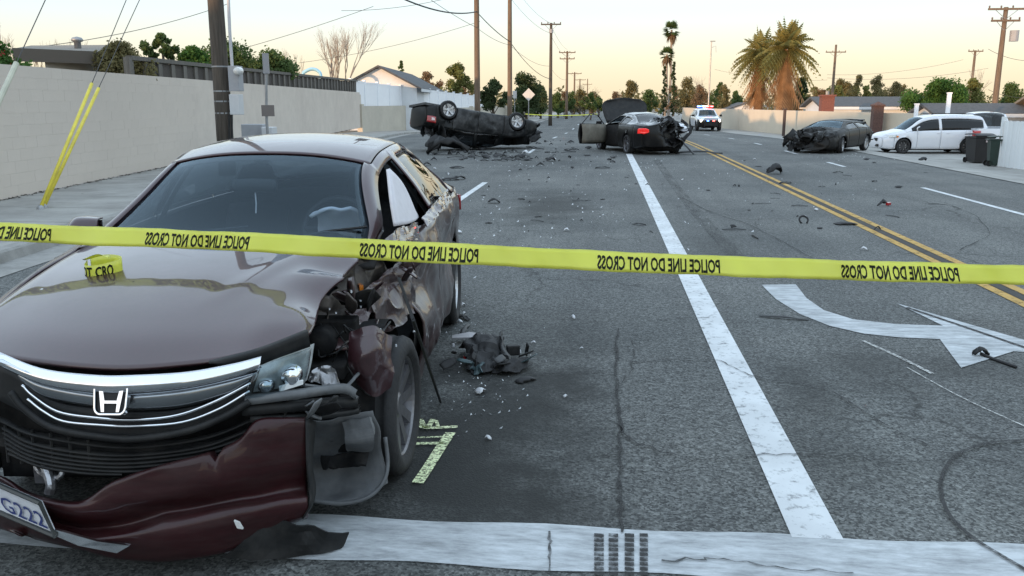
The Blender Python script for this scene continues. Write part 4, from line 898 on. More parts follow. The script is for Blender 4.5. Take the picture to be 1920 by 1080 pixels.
cl = Rz(ang, (nearside*.85, 3.70)); cp.location = (rl[0]-cl[0], rl[1]-cl[1], -.02)
cc_ = Car(CP).loft()
def smash(V):
    W = crumple(V, (-nearside*.6, 3.5, .8), (1.2, 1.2, .8), .24, 2, 4.6, push=(nearside*.18, -.45, .0))
    W = crumple(W, (-nearside*.9, 2.4, .8), (.5, 1.4, .9), .08, 7, 4., push=(nearside*.12, 0, 0))
    return crumple(W, (0, -.7, .6), (1.2, .7, .8), .10, 5, 4., push=(0, .15, 0))
cs = 'R' if nearside > 0 else 'L'
GLOSSB = mat('polished black paint', (.006, .006, .0065), .2, coat=1, dirt=(.05, .05, .05), dscale=3, damt=.3)
ob = cc_.build(cp, BLACKP, skip=('hood', 'front_door'+cs, 'front_window'+cs), deform=smash, solid=.008, mats={'roof': GLOSSB, 'trunk_lid': GLOSSB, 'pillar': GLOSSB})
underbody(cp, CP)
for x in (-.82, .82):
    for y in (0, 2.73): make_wheel(cp, (x, y, .33), .335, .235, 1 if x > 0 else -1, RIMD, 5, n=28); wheel_well(cp, (x, y, .34), .385, 1 if x > 0 else -1)
hh = patch([[(-.78, .40, 1.02), (0, .34, 1.06), (.78, .40, 1.02)], [(-.86, .20, 1.40), (0, .10, 1.46), (.86, .20, 1.38)], [(-.86, .06, 1.68), (0, -.06, 1.75), (.84, .06, 1.66)], [(-.66, .02, 1.84), (0, -.08, 1.90), (.62, .04, 1.80)]], 12, 14); hh += .02*np.stack([vnoise(hh*5, j) for j in range(3)], -1)
MB().grid(hh).build('hood', BLK, cp, smooth=True, solid=-.03)['label'] = 'buckled black hood standing open'
dr = empty('front_door', (nearside*.93, .60, 0), 0); dr.parent = cp; dr.rotation_euler = (0, 0, -nearside*R(64))
TAN = mat('grey beige door card', (.17, .155, .125), .8, var=.25, vscale=5)
mb = MB(); mb.grid(patch([[(0, 0, .28), (0, .6, .27), (0, 1.25, .30)], [(nearside*.05, 0, .6), (nearside*.06, .6, .6), (nearside*.05, 1.28, .62)], [(0, 0, .96), (0, .6, .98), (0, 1.25, 1.0)]], 8, 12)); mb.build('door_skin', BLACKP, dr, smooth=True, solid=.02 if nearside < 0 else -.02)
mb = MB(); mb.grid(patch([[(-nearside*.07, .03, .32), (-nearside*.07, 1.22, .33)], [(-nearside*.10, .03, .6), (-nearside*.10, 1.22, .62)], [(-nearside*.05, .03, .95), (-nearside*.05, 1.22, .98)]], 6, 5)); mb.build('door_card', TAN, dr, smooth=True, solid=.03)
mb = MB(); mb.tube([(0, .05, .96), (-nearside*.12, .5, 1.28), (-nearside*.14, .9, 1.33), (-nearside*.10, 1.25, 1.0)], .018, 6); mb.build('window_frame', BLACKP, dr)
mb = MB(); mb.box((nearside*.1, .2, 1.0), (.2, .12, .14)); mb.build('door_mirror', BLACKP, dr, bevel=.03)
REDON = mat('lit red tail lamp', (.5, .01, .01), .2, coat=1, emit=(1, .03, .02), estr=.4)
tq = patch([[(nearside*.86, 3.66, .74), (nearside*.74, 3.82, .71), (nearside*.58, 3.88, .77)], [(nearside*.85, 3.66, .88), (nearside*.74, 3.81, .90), (nearside*.58, 3.87, .85)]], 8, 16); tq += .022*np.stack([vnoise(tq*9, j) for j in range(3)], -1); tq = smash(tq.reshape(-1, 3)).reshape(tq.shape)+np.array([nearside*.03, .05, 0]); MB().grid(tq).build('tail_light', REDON, cp, smooth=True, solid=-.06)
mb = MB(); mb.grid(patch([[(nearside*.80, 2.9, 1.0), (0, 2.95, 1.06)], [(nearside*.74, 3.1, 1.02), (0, 3.2, 1.07)]], 4, 6)); 
torn_bits(cp, 34, (-nearside*.45, 3.45, .75), (.5, .35, .35), 5, [BLK, STEEL, CRUSH, BLACKP, STEEL], 'torn_panel', (.07, .3))
torn_bits(cp, 12, (-nearside*.6, 2.9, .98), (.35, .6, .15), 6, [STEEL, WHITEP, CRUSH], 'torn_panel', (.1, .3))
mb = MB(); mb.tube([(-nearside*.55, 3.6, .65), (-nearside*.75, 3.75, .35), (-nearside*1.0, 3.95, .04)], .03, 6); mb.build('bent_rail', CRUSH, cp)
mb = MB(); mb.tube([(-nearside*.85, 3.4, .5), (-nearside*1.15, 3.3, .75), (-nearside*1.2, 3.3, .95)], [.07, .06, .02], 5); mb.build('bent_rail', BLK, cp)
for x in (-.38, .38): seat(cp, x, 1.6)
cb = patch([[(nearside*.66, 1.0, 1.25), (nearside*.6, 1.6, 1.33), (nearside*.62, 2.1, 1.25)], [(nearside*.74, 1.1, 1.0), (nearside*.7, 1.6, 1.02), (nearside*.7, 2.1, 1.02)]], 6, 12)
crump('airbag', [[(nearside*.4, .9, .95), (nearside*.2, .95, 1.0)], [(nearside*.42, 1.1, 1.15), (nearside*.2, 1.1, 1.15)]], AIRBAG, 8, 8, amp=.02, parent=cp)

# --- graphite hatch with the smashed front, right lane
HP = dict(SEDAN); HP.update(nv=80, ns=10, ng=5, nt=8, y1=3.45, yd2=1.6, yd3=2.45, yb1=3.05, rgt=2.75, rgb=3.3, rgq=3.0,
    zr=[(-.93, .72), (-.6, .88), (0, .97), (.36, 1.03), (1.1, 1.26), (1.7, 1.32), (2.75, 1.25), (3.3, 1.06), (3.45, .95)],
    hw=[(-.93, .72), (-.6, .84), (0, .90), (1, .91), (2.6, .905), (3.2, .86), (3.45, .78)], zs=[(-.93, .60), (-.5, .745), (0, .85), (.5, .925), (1, .955), (2.2, .99), (3.45, .93)], zb=SEDAN['zb'][:3]+[(3.45, .28)],
    tw=[(-.93, .66), (-.5, .74), (0, .765), (.36, .74), (1.16, .565), (1.8, .585), (2.7, .55), (3.45, .62)], arch=[(0., .33, .375), (2.6, .33, .375)])
fwp = G(1577, 287); a2 = math.atan2(-.62, .78)         # local y (back) points away to the right
a2 = -R(34); ht = empty('hatchback', (0, 0, 0), a2, 'smashed graphite hatchback with a rear spoiler by the right kerb', 'car')
sgn = 1
cl = Rz(a2, (sgn*.8, 0)); ht.location = (fwp[0]-cl[0], fwp[1]-cl[1], float(hz(fwp[0], fwp[1]))-.02); ht.scale = (.94, .94, .85)
hc = Car(HP).loft()
def smash2(V):
    W = crumple(V, (-.3, -.6, .6), (1.3, 1.3, .8), .2, 3, 4.6, push=(0, .35, -.14))
    return crumple(W, (.2, 3.3, .8), (1.2, .8, .9), .12, 9, 4., push=(0, -.2, .02))
hc.build(ht, GRAPH, deform=smash2, solid=.008)
underbody(ht, HP)
for x in (-.80, .80):
    for y in (0, 2.6): make_wheel(ht, (x, y, .33), .325, .21, 1 if x > 0 else -1, RIM, 7, steer=R(10) if y == 0 else 0, n=28); wheel_well(ht, (x, y, .34), .385, 1 if x > 0 else -1)
mb = MB(); mb.grid(patch([[(-.56, 2.95, 1.24), (0, 2.92, 1.27), (.56, 2.95, 1.24)], [(-.58, 3.15, 1.26), (0, 3.17, 1.28), (.58, 3.15, 1.26)]], 5, 10)); mb.build('spoiler', BLACKP, ht, smooth=True, solid=-.05)
for sd in (-1, 1): mb = MB(); mb.box((sd*.45, 3.02, 1.18), (.05, .12, .12)); mb.build('spoiler_foot', BLACKP, ht)
torn_bits(ht, 26, (-.1, -.75, .55), (.85, .3, .28), 12, [BLK, CRUSH, GRAPH, BLK], 'torn_panel', (.08, .3))
torn_bits(ht, 5, (.55, 3.4, .6), (.4, .25, .2), 13, [BLK, GRAPH], 'torn_panel', (.1, .3))
mb = MB(); mb.box((.72, .2, .85), (.05, .1, .06)); 
# --- white minivan
VP = dict(y0=-.93, y1=4.2, nv=80, ns=10, ng=5, nt=8, yb0=-.45, yd1=.62, yd2=1.75, yd3=2.95, yb1=3.9, cowl=.10, wst=1.05, rgt=3.75, rgb=4.08, rgq=3.85, bulge=(.18, .06), hwmax=.99, archtop=.85,
    hw=[(-.93, .74), (-.6, .9), (0, .97), (1, .99), (3.2, .99), (3.9, .96), (4.2, .9)], zb=[(-.93, .24), (-.5, .2), (3.3, .21), (4.2, .3)],
    zs=[(-.93, .66), (-.5, .82), (0, .93), (.5, 1.0), (1.5, 1.03), (3.5, 1.05), (4.2, 1.04)], zr=[(-.93, .74), (-.6, .92), (0, 1.04), (.10, 1.07), (1.05, 1.60), (1.5, 1.69), (2.5, 1.73), (3.75, 1.66), (4.08, 1.15), (4.2, 1.05)],
    tw=[(-.93, .66), (0, .8), (.1, .8), (1.05, .66), (2.5, .68), (3.75, .64), (4.08, .8), (4.2, .8)], arch=[(0., .34, .39), (3.08, .34, .39)])
fv = G(1692, 289); a3 = -R(84); vn = empty('minivan', (0, 0, 0), a3, 'clean white minivan parked in the driveway behind the black bin', 'van')
cl = Rz(a3, (.86, 0)); vn.location = (fv[0]-cl[0], fv[1]-cl[1], float(hz(fv[0], fv[1]))+.015)
vn.scale = (.93, .90, .97)
vc = Car(VP).loft(); vc.build(vn, WHITEP, solid=.008, mats={'front_window': glass('privacy glass', (.16, .16, .17), .9), 'rear_window': MATS['privacy glass'], 'front_windowR': MATS['privacy glass'], 'front_windowL': MATS['privacy glass'], 'rear_windowR': MATS['privacy glass'], 'rear_windowL': MATS['privacy glass']}); underbody(vn, VP)
STEELW = mat('black steel wheel', (.05, .05, .052), .5, metal=.3)
for x in (-.86, .86):
    for y in (0, 3.08): make_wheel(vn, (x, y, .335), .335, .22, 1 if x > 0 else -1, STEELW, 8, n=28); wheel_well(vn, (x, y, .34), .40, 1 if x > 0 else -1)
for sd in (-1, 1):
    mb = MB(); mb.grid(patch([[(sd*.97, -.38, .72), (sd*.86, -.68, .70), (sd*.62, -.90, .70)], [(sd*.955, -.36, .84), (sd*.84, -.66, .83), (sd*.62, -.88, .79)]], 5, 9)); mb.build('headlight', MATS['lamp reflector'], vn, smooth=True, solid=-.02)
    mb = MB(); mb.box((sd*.965, -.33, .76), (.05, .09, .07)); mb.build('side_marker', MATS['amber lens'], vn)
    mb = MB(); mb.grid(patch([[(sd*.98, .62, 1.02), (sd*1.12, .56, 1.02)], [(sd*.98, .60, 1.12), (sd*1.15, .52, 1.13)], [(sd*.98, .68, 1.17), (sd*1.12, .64, 1.18)]], 6, 6)); mb.build('door_mirror', WHITEP, vn, smooth=True, solid=-.05)
    for y in (1.55, 2.0): mb = MB(); mb.tube([(sd*1.0, y, .92), (sd*1.01, y+.16, .92)], .015, 5); mb.build('door_handle', WHITEP, vn)
mb = MB(); mb.box((0, -1.10, .62), (1.0, .06, .14)); mb.build('grille', BLK, vn, bevel=.02)
mb = MB(); mb.box((0, -1.08, .36), (1.2, .06, .12)); mb.build('lower_grille', BLK, vn, bevel=.02)
for sd in (-1, 1): mb = MB(); mb.tube([(sd*.55, 1.4, 1.72), (sd*.56, 1.5, 1.76), (sd*.55, 3.4, 1.75), (sd*.54, 3.5, 1.71)], .018, 6); mb.build('roof_rail', BLK, vn)
# --- police car
PP = dict(VP); PP.update(y1=3.85, yd2=1.7, yd3=2.75, yb1=3.45, cowl=.35, wst=1.1, rgt=3.3, rgb=3.72, rgq=3.4, arch=[(0., .37, .42), (2.86, .37, .42)],
    zs=[(-.93, .78), (-.5, .93), (0, 1.02), (.5, 1.07), (1.5, 1.1), (3.85, 1.1)], zr=[(-.93, .86), (-.7, 1.02), (0, 1.13), (.35, 1.17), (1.1, 1.62), (1.6, 1.74), (3.3, 1.68), (3.72, 1.2), (3.85, 1.1)],
    zb=[(-.93, .3), (3.85, .32)], tw=[(-.93, .72), (0, .84), (.35, .82), (1.1, .66), (2.5, .68), (3.3, .64), (3.72, .8), (3.85, .8)], hw=[(-.93, .8), (-.6, .93), (0, .98), (1, .99), (3.2, .99), (3.85, .9)])
pg = G(1330, 246); a4 = R(3); po = empty('police_car', (pg[0], pg[1]+1.0, float(hz(pg[0], pg[1]+1))), a4, 'black and white police vehicle facing the camera with its light bar flashing', 'car')
pc_ = Car(PP).loft(); pc_.build(po, BLACKP, solid=.008, mats={k: WHITEP for k in ('front_doorR', 'front_doorL', 'rear_doorR', 'rear_doorL', 'roof', 'pillar', 'hood', 'front_fenderR', 'front_fenderL')}); underbody(po, PP, .3)  # hood and front fenders white to carry the glare of the headlamps
for x in (-.86, .86):
    for y in (0, 2.86): make_wheel(po, (x, y, .37), .37, .24, 1 if x > 0 else -1, STEELW, 8, n=24)
mb = MB(); mb.box((0, -1.1, .72), (1.15, .07, .2)); mb.build('grille', BLK, po, bevel=.02)
mb = MB(); mb.box((0, -1.2, .6), (1.0, .12, .34)); mb.tube([(-.5, -1.26, .35), (-.5, -1.28, .95), (.5, -1.28, .95), (.5, -1.26, .35)], .04, 6); mb.build('push_bumper', BLK, po)
HLM = mat('lit headlamp', (.9, .9, .8), .2, emit=(1, .95, .8), estr=14)
for sd in (-1, 1):
    mb = MB(); mb.lathe([(-.03, 0), (-.02, .07), (.02, .09)], 14); mb.V = [(sd*.70+b, -.98+a, .80+e) for a, b, e in mb.V]; mb.build('headlight', HLM, po, smooth=True)
    mb = MB(); mb.box((sd*1.08, .72, 1.18), (.2, .12, .16)); mb.build('door_mirror', BLK, po, bevel=.03)
lb = empty('light_bar', (0, 1.75, 1.80)); lb.parent = po
mb = MB(); mb.box((0, 0, 0), (1.25, .32, .08)); mb.build('bar_base', BLK, lb, bevel=.02)
for x, col in ((-.52, (.15, .3, 1)), (-.31, (.05, .2, 1)), (-.10, (.6, .7, 1)), (.10, (1, .35, .3)), (.31, (1, .03, .03)), (.52, (1, .1, .1))):
    nm = 'blue lamp %.2f' % x if col[2] == 1 else 'red lamp %.2f' % x
    mb = MB(); mb.box((x, 0, .07), (.19, .28, .11)); mb.build('lamp', mat(nm, col, .2, emit=col, estr=9), lb, bevel=.02)
for sd, col in ((-1, (.1, .25, 1)), (1, (1, .1, .08))):
    mb = MB(); mb.box((sd*.22, -1.17, .80), (.16, .03, .06)); mb.build('grille_lamp', mat('grille lamp %d' % sd, col, .2, emit=col, estr=10), po)
# --- white pickup behind the bins
UP = dict(VP); UP.update(y1=4.6, yd2=1.75, yd3=2.6, yb1=4.2, cowl=.35, wst=1.05, rgt=2.5, rgb=2.75, rgq=2.6, arch=[(0., .38, .43), (3.5, .38, .43)],
    zs=[(-.93, .8), (0, 1.02), (1, 1.1), (4.6, 1.08)], zr=[(-.93, .88), (-.6, 1.02), (.35, 1.15), (1.05, 1.66), (1.6, 1.78), (2.5, 1.74), (2.75, 1.16), (3.2, 1.12), (4.6, 1.1)],
    zb=[(-.93, .35), (4.6, .4)], tw=[(-.93, .72), (.35, .82), (1.05, .66), (2.5, .66), (2.75, .84), (4.6, .84)], hw=[(-.93, .82), (-.6, .93), (0, .97), (3.9, .97), (4.6, .94)])
ug = G(1820, 291); a5 = R(172); uk = empty('pickup_truck', (0, 0, 0), a5, 'white pickup truck seen from behind between the minivan and the white fence', 'truck')
cl = Rz(a5, (.0, 4.6)); uk.location = (ug[0]-cl[0]+1.0, ug[1]-cl[1]-.3, float(hz(ug[0]+.5, ug[1]))+.015)
uc = Car(UP).loft(); uc.build(uk, WHITEP, solid=.008); underbody(uk, UP, .36)
for x in (-.86, .86):
    for y in (0, 3.5): make_wheel(uk, (x, y, .38), .38, .24, 1 if x > 0 else -1, STEELW, 6, n=24)
for sd in (-1, 1): mb = MB(); mb.grid(patch([[(sd*.99, 4.30, .78), (sd*.98, 4.52, .78), (sd*.80, 4.70, .78)], [(sd*.985, 4.30, 1.02), (sd*.975, 4.52, 1.02), (sd*.80, 4.70, 1.02)]], 4, 8)); mb.build('tail_light', mat('bright red lens', (.45, .02, .02), .2, coat=1), uk, smooth=True, solid=-.05)  # plain bright red lens colour, no emission
mb = MB(); mb.box((0, 4.72, .5), (1.7, .16, .16)); mb.build('step_bumper', CHROME, uk, bevel=.03)
# ================================================================== fences, houses, poles, plants
WOOD = mat('dark weathered boards', (.060, .052, .046), .9, var=.35, vscale=5, bump=.3, bscale=30, rand=.25, stretch=(6, 6, .7))
WOOD2 = mat('grey weathered battens', (.13, .12, .105), .9, var=.3, vscale=5, rand=.2, stretch=(6, 6, .7))
VINYL = mat('white vinyl', (.82, .84, .87), .45, var=.03, vscale=2, rand=.02)
STUCW = mat('white stucco', (.62, .64, .66), .9, var=.05, vscale=2)
STUCB = mat('beige stucco', (.36, .33, .28), .9, var=.1, vscale=1.2)
SHING = mat('grey shingle', (.075, .078, .082), .9, var=.3, vscale=6, bump=.4, bscale=14)
SHINB = mat('brown grey shingle', (.19, .17, .145), .9, var=.25, vscale=6, bump=.4, bscale=14)
BRICK = mat('red brick', (.17, .065, .05), .9, var=.4, vscale=14, bump=.3, bscale=18)
POLEM = mat('weathered pole wood', (.145, .105, .075), .9, var=.35, vscale=3, bump=.4, bscale=20, stretch=(8, 8, .5))
POLED = mat('dark creosoted pole wood', (.075, .062, .050), .9, var=.4, vscale=3, bump=.4, bscale=20, stretch=(8, 8, .5))
GALV = mat('galvanised steel', (.30, .31, .32), .5, metal=.6, var=.15, vscale=8)
GREYB = mat('grey painted steel box', (.30, .31, .33), .55, var=.08, vscale=5)
WIREM = mat('wire', (.05, .05, .05), .7)
YPLAST = mat('yellow plastic guard', (.72, .60, .06), .45, var=.12, vscale=6, dirt=(.3, .25, .08), dscale=4, damt=.5)
# --- wooden fence on top of / behind the wall
s_of = lambda p_: (p_[:2]-WA)@WD
a0, a1 = onplane(240, 104, .2), onplane(668, 150, .2); s0, s1 = s_of(a0), s_of(a1); zt0, zt1 = a0[2], a1[2]
wf = empty('wood_fence', (*(WA-WN*.2+WD*s0), 2.05), math.atan2(WD[1], WD[0]), 'dark weathered wooden fence standing behind the grey block wall', 'fence')
ln_ = s1-s0; nb_ = int(ln_/.9); bd = MB().box((0, 0, .5), (.89, .02, 1)).build('board', WOOD, wf).data; bpy.data.objects.remove(bpy.data.objects['board'])
bt = MB().box((0, 0, .5), (.26, .05, 1)).build('batten', WOOD2, wf).data; bpy.data.objects.remove(bpy.data.objects['batten'])
for k in range(nb_):
    h_ = (zt0+(zt1-zt0)*k/nb_)-2.05-.10
    link('board', bd, wf, (k*.9+.45, random.uniform(-.004, .004), 0), (0, 0, 0), (1, 1, h_+random.uniform(-.02, .02)))
    link('batten', bt, wf, (k*.9, -.035, 0), (0, 0, 0), (1, 1, h_-.02))
mb = MB(); hA, hB = zt0-2.05-.1, zt1-2.05-.1; mb.add([(0, -.09, hA), (ln_, -.09, hB), (ln_, .06, hB), (0, .06, hA), (0, -.09, hA+.10), (ln_, -.09, hB+.10), (ln_, .06, hB+.10), (0, .06, hA+.10)], [(0, 3, 2, 1), (4, 5, 6, 7), (0, 1, 5, 4), (1, 2, 6, 5), (2, 3, 7, 6), (3, 0, 4, 7)]); mb.build('top_rail', WOOD2, wf)
mb = MB(); mb.box((-.1, -.02, hA/2), (.16, .14, hA+.12)); mb.build('end_post', WOOD2, wf)
# --- white vinyl fence
vA, vB = np.array([-15.75, 53.4]), np.array([-11.6, 86.]); dv = vB-vA; Lv = np.linalg.norm(dv)
vf = empty('vinyl_fence', (*vA, 0), math.atan2(dv[1], dv[0]), 'white vinyl panel fence between the wooden fence and the pole', 'fence')
NP = 15
for k in range(NP+1):
    x = Lv*k/NP; zt = 3.10-.85*k/NP; MB().box((x, 0, (zt+.6)/2), (.15, .15, zt-.6)).box((x, 0, zt+.04), (.19, .19, .06)).build('post', VINYL, vf)
    if k < NP: MB().box((x+Lv/NP/2, 0, (zt+.5)/2), (Lv/NP-.16, .05, zt-.75)).box((x+Lv/NP/2, 0, zt-.12), (Lv/NP-.16, .08, .10)).build('panel', VINYL, vf)
# --- houses
def gable_house(name, label, c, wx, ly, z0, ze, zr_, wall, roof, rz=0, over=.4, windows=(), parts=()):
    "ridge runs along local y"
    h = empty(name, (c[0], c[1], z0), rz, label, 'house')
    e, r_ = ze-z0, zr_-z0; x, y = wx/2, ly/2
    MB().add([(-x, -y, 0), (x, -y, 0), (x, y, 0), (-x, y, 0), (-x, -y, e), (x, -y, e), (x, y, e), (-x, y, e), (0, -y, r_), (0, y, r_)], [(0, 1, 5, 8, 4), (2, 3, 7, 9, 6), (1, 2, 6, 5), (3, 0, 4, 7)]).build('wall', wall, h)
    sl_ = (r_-e)/x; xo, yo = x+over, y+over; ee = e-sl_*over
    ro = empty('roof'); ro.parent = h
    for s in (-1, 1):
        MB().extrude([(s*xo, -yo, ee+.02), (s*xo, yo, ee+.02), (0, yo, r_+.02), (0, -yo, r_+.02)][::s], (0, 0, .14)).build('roof_slope', roof, ro)
        MB().box((s*xo, 0, ee+.02), (.04, 2*yo, .2)).build('fascia', STUCW, ro)
    return h
hw_ = gable_house('house', 'white gabled house with a dark shingle roof behind the vinyl fence', (lookX(688, 62)+.1, 72), 5.4, 20, -.3, 2.75, 4.15, STUCW, SHING, .10)
pA = np.array([lookX(50, 19), 19.2]); 
h1 = empty('house', (0, 0, 0), 0, 'low beige house with a brown roof edge behind the left end of the wall', 'house')
q = [P(30, 128, 18.5), P(186, 128, 20.0), P(200, 102, 27), P(60, 100, 27)]; q = [np.array(p_) for p_ in q]; q[0][2] = q[1][2] = 2.72; q[2][2] = q[3][2] = 3.35
MB().extrude(q, (0, 0, .16)).build('roof', SHINB, h1); MB().extrude([q[0]-(0, .05, .12), q[1]-(0, .05, .12), q[1]-(0, .05, -.17), q[0]-(0, .05, -.17)], (0, .04, 0)).build('fascia', mat('brown fascia', (.10, .085, .07), .8), h1)
MB().extrude([q[0]+(0.3, .6, -2.5), q[1]+(-.3, .6, -2.5), q[1]+(-.3, .6, 0), q[0]+(.3, .6, 0)], (0, 5, 0)).build('wall', STUCB, h1)
mb = MB(); mb.lathe([(2.9, .09), (3.32, .09), (3.34, .14), (3.38, .16), (3.44, .12), (3.47, 0)], 12, 'z', (lookX(168, 23), 23, 0)); mb.build('roof_vent', GALV, h1, smooth=True)
gable_house('house', 'white house with a long grey roof beyond the right wall', (lookX(1640, 68), 70), 6, 8.5, -1.2, 1.35, 1.98, STUCW, SHING, R(90))
ch = empty('chimney', (*P(1549, 208, 60)[:2], -1.), 0, 'red brick chimney rising behind the right wall', 'chimney')
mb = MB(); mb.box((0, 0, 1.55), (.82, .7, 3.1)); mb.build('stack', BRICK, ch); mb = MB(); mb.box((0, 0, 3.14), (.98, .86, .12)); mb.build('cap', BRICK, ch)
mb = MB(); mb.lathe([(3.18, .12), (3.42, .12), (3.42, .10)], 10, 'z'); mb.build('flue', GALV, ch)
gable_house('house', 'small white gable far behind the palm trees', (lookX(1392, 105), 108), 3.6, 6, -1, .9, 1.55, STUCW, SHING, 0, .3)
gable_house('house', 'house with a dark roof and white eaves above the pickup', (lookX(1838, 52), 54), 3.5, 5, -1, 1.05, 1.5, STUCW, SHING, R(90), .4)
gable_house('house', 'brown roofed house at the right edge behind the white fence', (lookX(2000, 50)+1.6, 52), 6, 5, -1, 1.2, 2.2, mat('brown siding', (.20, .13, .10), .9, var=.2, vscale=4), SHINB, R(90), .4)
gable_house('shade_house', 'unseen two storey house behind the camera, sized to shade the road', (-24, -22), 9, 48, 0, 5.2, 6.6, STUCB, SHINB, R(90), .6)  # house out of view, placed and sized to shade the near road and cars
# --- right hand wall
RW = mat('cream block wall', (.56, .50, .40), .9, var=.05, vscale=.9, bump=.15)
rp = [(8.6, 96), (9.0, 84), (11.0, 72), (13.0, 60), (lookX(1640, 48.2), 48.2), (lookX(1720, 46), 46)]
rwl = empty('garden_wall', (15.1, 48.2, -.5), 0, 'cream garden wall running along the right side of the road', 'wall')
for a, b in zip(rp[:-1], rp[1:]):
    a, b = np.array(a), np.array(b); d = b-a; L_ = np.linalg.norm(d); c_ = (a+b)/2-np.array([15.1, 48.2]); MB().box((c_[0], c_[1], .80), (L_-.03, .18, 1.72), math.atan2(d[1], d[0])).build('panel', RW, rwl)
bp_ = empty('brick_pillar', (lookX(1637, 47.6), 47.6, -.5), 0, 'brown brick pillar with a cap between the hatchback and minivan', 'pillar'); MB().box((0, 0, 1.0), (.5, .5, 2.0)).build('shaft', mat('brown brick', (.10, .055, .045), .9, var=.4, vscale=12), bp_)
MB().add([(-.3, -.3, 2.0), (.3, -.3, 2.0), (.3, .3, 2.0), (-.3, .3, 2.0), (-.3, -.3, 2.08), (.3, -.3, 2.08), (.3, .3, 2.08), (-.3, .3, 2.08), (0, 0, 2.25)], [(3, 2, 1, 0), (0, 1, 5, 4), (1, 2, 6, 5), (2, 3, 7, 6), (3, 0, 4, 7), (4, 5, 8), (5, 6, 8), (6, 7, 8), (7, 4, 8)]).build('cap', MATS['brown brick'], bp_)
dp = P(1469, 250, 58.5); ps = empty('steel_post', (dp[0], dp[1], -.5), 0, 'thin dark post in front of the cream wall', 'post'); mb = MB(); mb.tube([(0, 0, 0), (0, 0, 1.75)], .10, 8); mb.build('shaft', mat('dark brown post', (.06, .04, .035), .7), ps); mb = MB(); mb.box((0, 0, 1.78), (.26, .26, .06)); mb.build('cap', MATS['dark brown post'], ps)
for px, yt, D_, w_, lb in ((1475+830-835, 0, 0, 0, ''),): pass
gp = P(1776, 218, 44); go_ = empty('gate_post', (gp[0], gp[1], -.5), 0, 'tall white post rising behind the minivan roof', 'post'); mb = MB(); mb.box((0, 0, 1.3), (.16, .16, 2.6+.02)); mb.box((0, 0, 2.64), (.2, .2, .06)); mb.build('shaft', VINYL, go_)
gp = P(1717, 218, 45); go_ = empty('gate_post', (gp[0], gp[1], -.5), 0, 'short white gate post left of the minivan windscreen', 'post'); mb = MB(); mb.box((0, 0, 1.05), (.16, .16, 2.1)); mb.box((0, 0, 2.12), (.2, .2, .06)); mb.build('shaft', VINYL, go_)
ga, gb = P(1716, 220, 45), P(1790, 220, 43.5); gt_ = empty('white_gate', (*ga[:2], -.5), math.atan2(gb[1]-ga[1], gb[0]-ga[0]), 'white board gate behind the minivan', 'gate')
Lg = np.linalg.norm(gb[:2]-ga[:2])
for k in range(int(Lg/.2)): MB().box((k*.2+.1, 0, .75), (.19, .03, 1.5)).build('board', VINYL, gt_)
MB().box((Lg/2, -.04, 1.3), (Lg, .05, .09)).build('rail', VINYL, gt_)
# --- white fence on the right edge
fa, fb = G(1874, 313), G(2060, 338); df = fb[:2]-fa[:2]; Lf = np.linalg.norm(df)
wfz = empty('picket_fence', (fa[0], fa[1], fa[2]), math.atan2(df[1], df[0]), 'white board fence at the right edge beside the green bin', 'fence')
WB = mat('white painted boards', (.70, .74, .76), .6, var=.05, vscale=3, rand=.06, stretch=(5, 5, .6))
wbm = MB().box((0, 0, .80), (.132, .025, 1.56)).build('board', WB, wfz).data; bpy.data.objects.remove(bpy.data.objects['board'])
for k in range(int(Lf/.14)): link('board', wbm, wfz, (k*.14+.07, random.uniform(-.004, .004), random.uniform(-.01, .01)))
MB().box((-.06, 0, .86), (.12, .12, 1.72)).build('end_post', WB, wfz); MB().box((Lf/2, .04, 1.2), (Lf, .04, .09)).build('rail', WB, wfz); MB().box((Lf/2, .04, .35), (Lf, .04, .09)).build('rail', WB, wfz)
# --- bins
def bin_(px, py, wd, ht, m, label, rz, lidm):
    g_ = G(px, py); b = empty('wheelie_bin', tuple(g_+np.array([0, 0, .012])), rz, label, 'bin')
    mb = MB(); pr2 = lambda s, z, yb=0: [(-s*wd/2, -s*wd*.5, z), (s*wd/2, -s*wd*.5, z), (s*wd/2, s*wd*.55, z), (-s*wd/2, s*wd*.55, z)]
    V = pr2(.82, .03)+pr2(.98, ht*.86)+pr2(1.06, ht*.87)+pr2(1.06, ht*.92); mb.add(V, [(3, 2, 1, 0)]+[(4*l+i, 4*l+(i+1) % 4, 4*l+4+(i+1) % 4, 4*l+4+i) for l in range(3) for i in range(4)]+[(12, 13, 14, 15)]); mb.build('tub', m, b, bevel=.015)
    A = patch([[(-wd*.55, -wd*.58, ht*.925), (wd*.55, -wd*.58, ht*.925)], [(-wd*.5, -.1, ht), (wd*.5, -.1, ht)], [(-wd*.54, wd*.58, ht*.97), (wd*.54, wd*.58, ht*.97)]], 8, 5); MB().grid(A).build('lid', lidm, b, smooth=True, solid=-.03)
    mb = MB(); mb.tube([(-wd*.45, wd*.66, ht*.9), (wd*.45, wd*.66, ht*.9)], .018, 6); mb.build('handle', lidm, b)
    for s in (-1, 1): mb = MB(); mb.lathe([(-.03, .1), (.03, .1), (.03, 0)], 12); mb.V = [(x+s*wd*.42, y+wd*.5, z+.1) for x, y, z in mb.V]; mb.build('wheel', TYRE, b)
    return b
BINB = mat('black bin plastic', (.012, .011, .012), .55, var=.2, vscale=8); BING = mat('dark green bin plastic', (.010, .028, .022), .5, var=.2, vscale=8)
b1 = bin_(1833, 306, .70, 1.05, BINB, 'black wheeled bin standing in front of the minivan tail', R(8), BINB); MB().box((.08, -.375, .80), (.16, .012, .07)).build('sticker', mat('pale sticker', (.5, .42, .42), .5), b1)
bin_(1866, 312, .52, 1.02, BING, 'dark green wheeled bin against the white fence', R(80), BING)
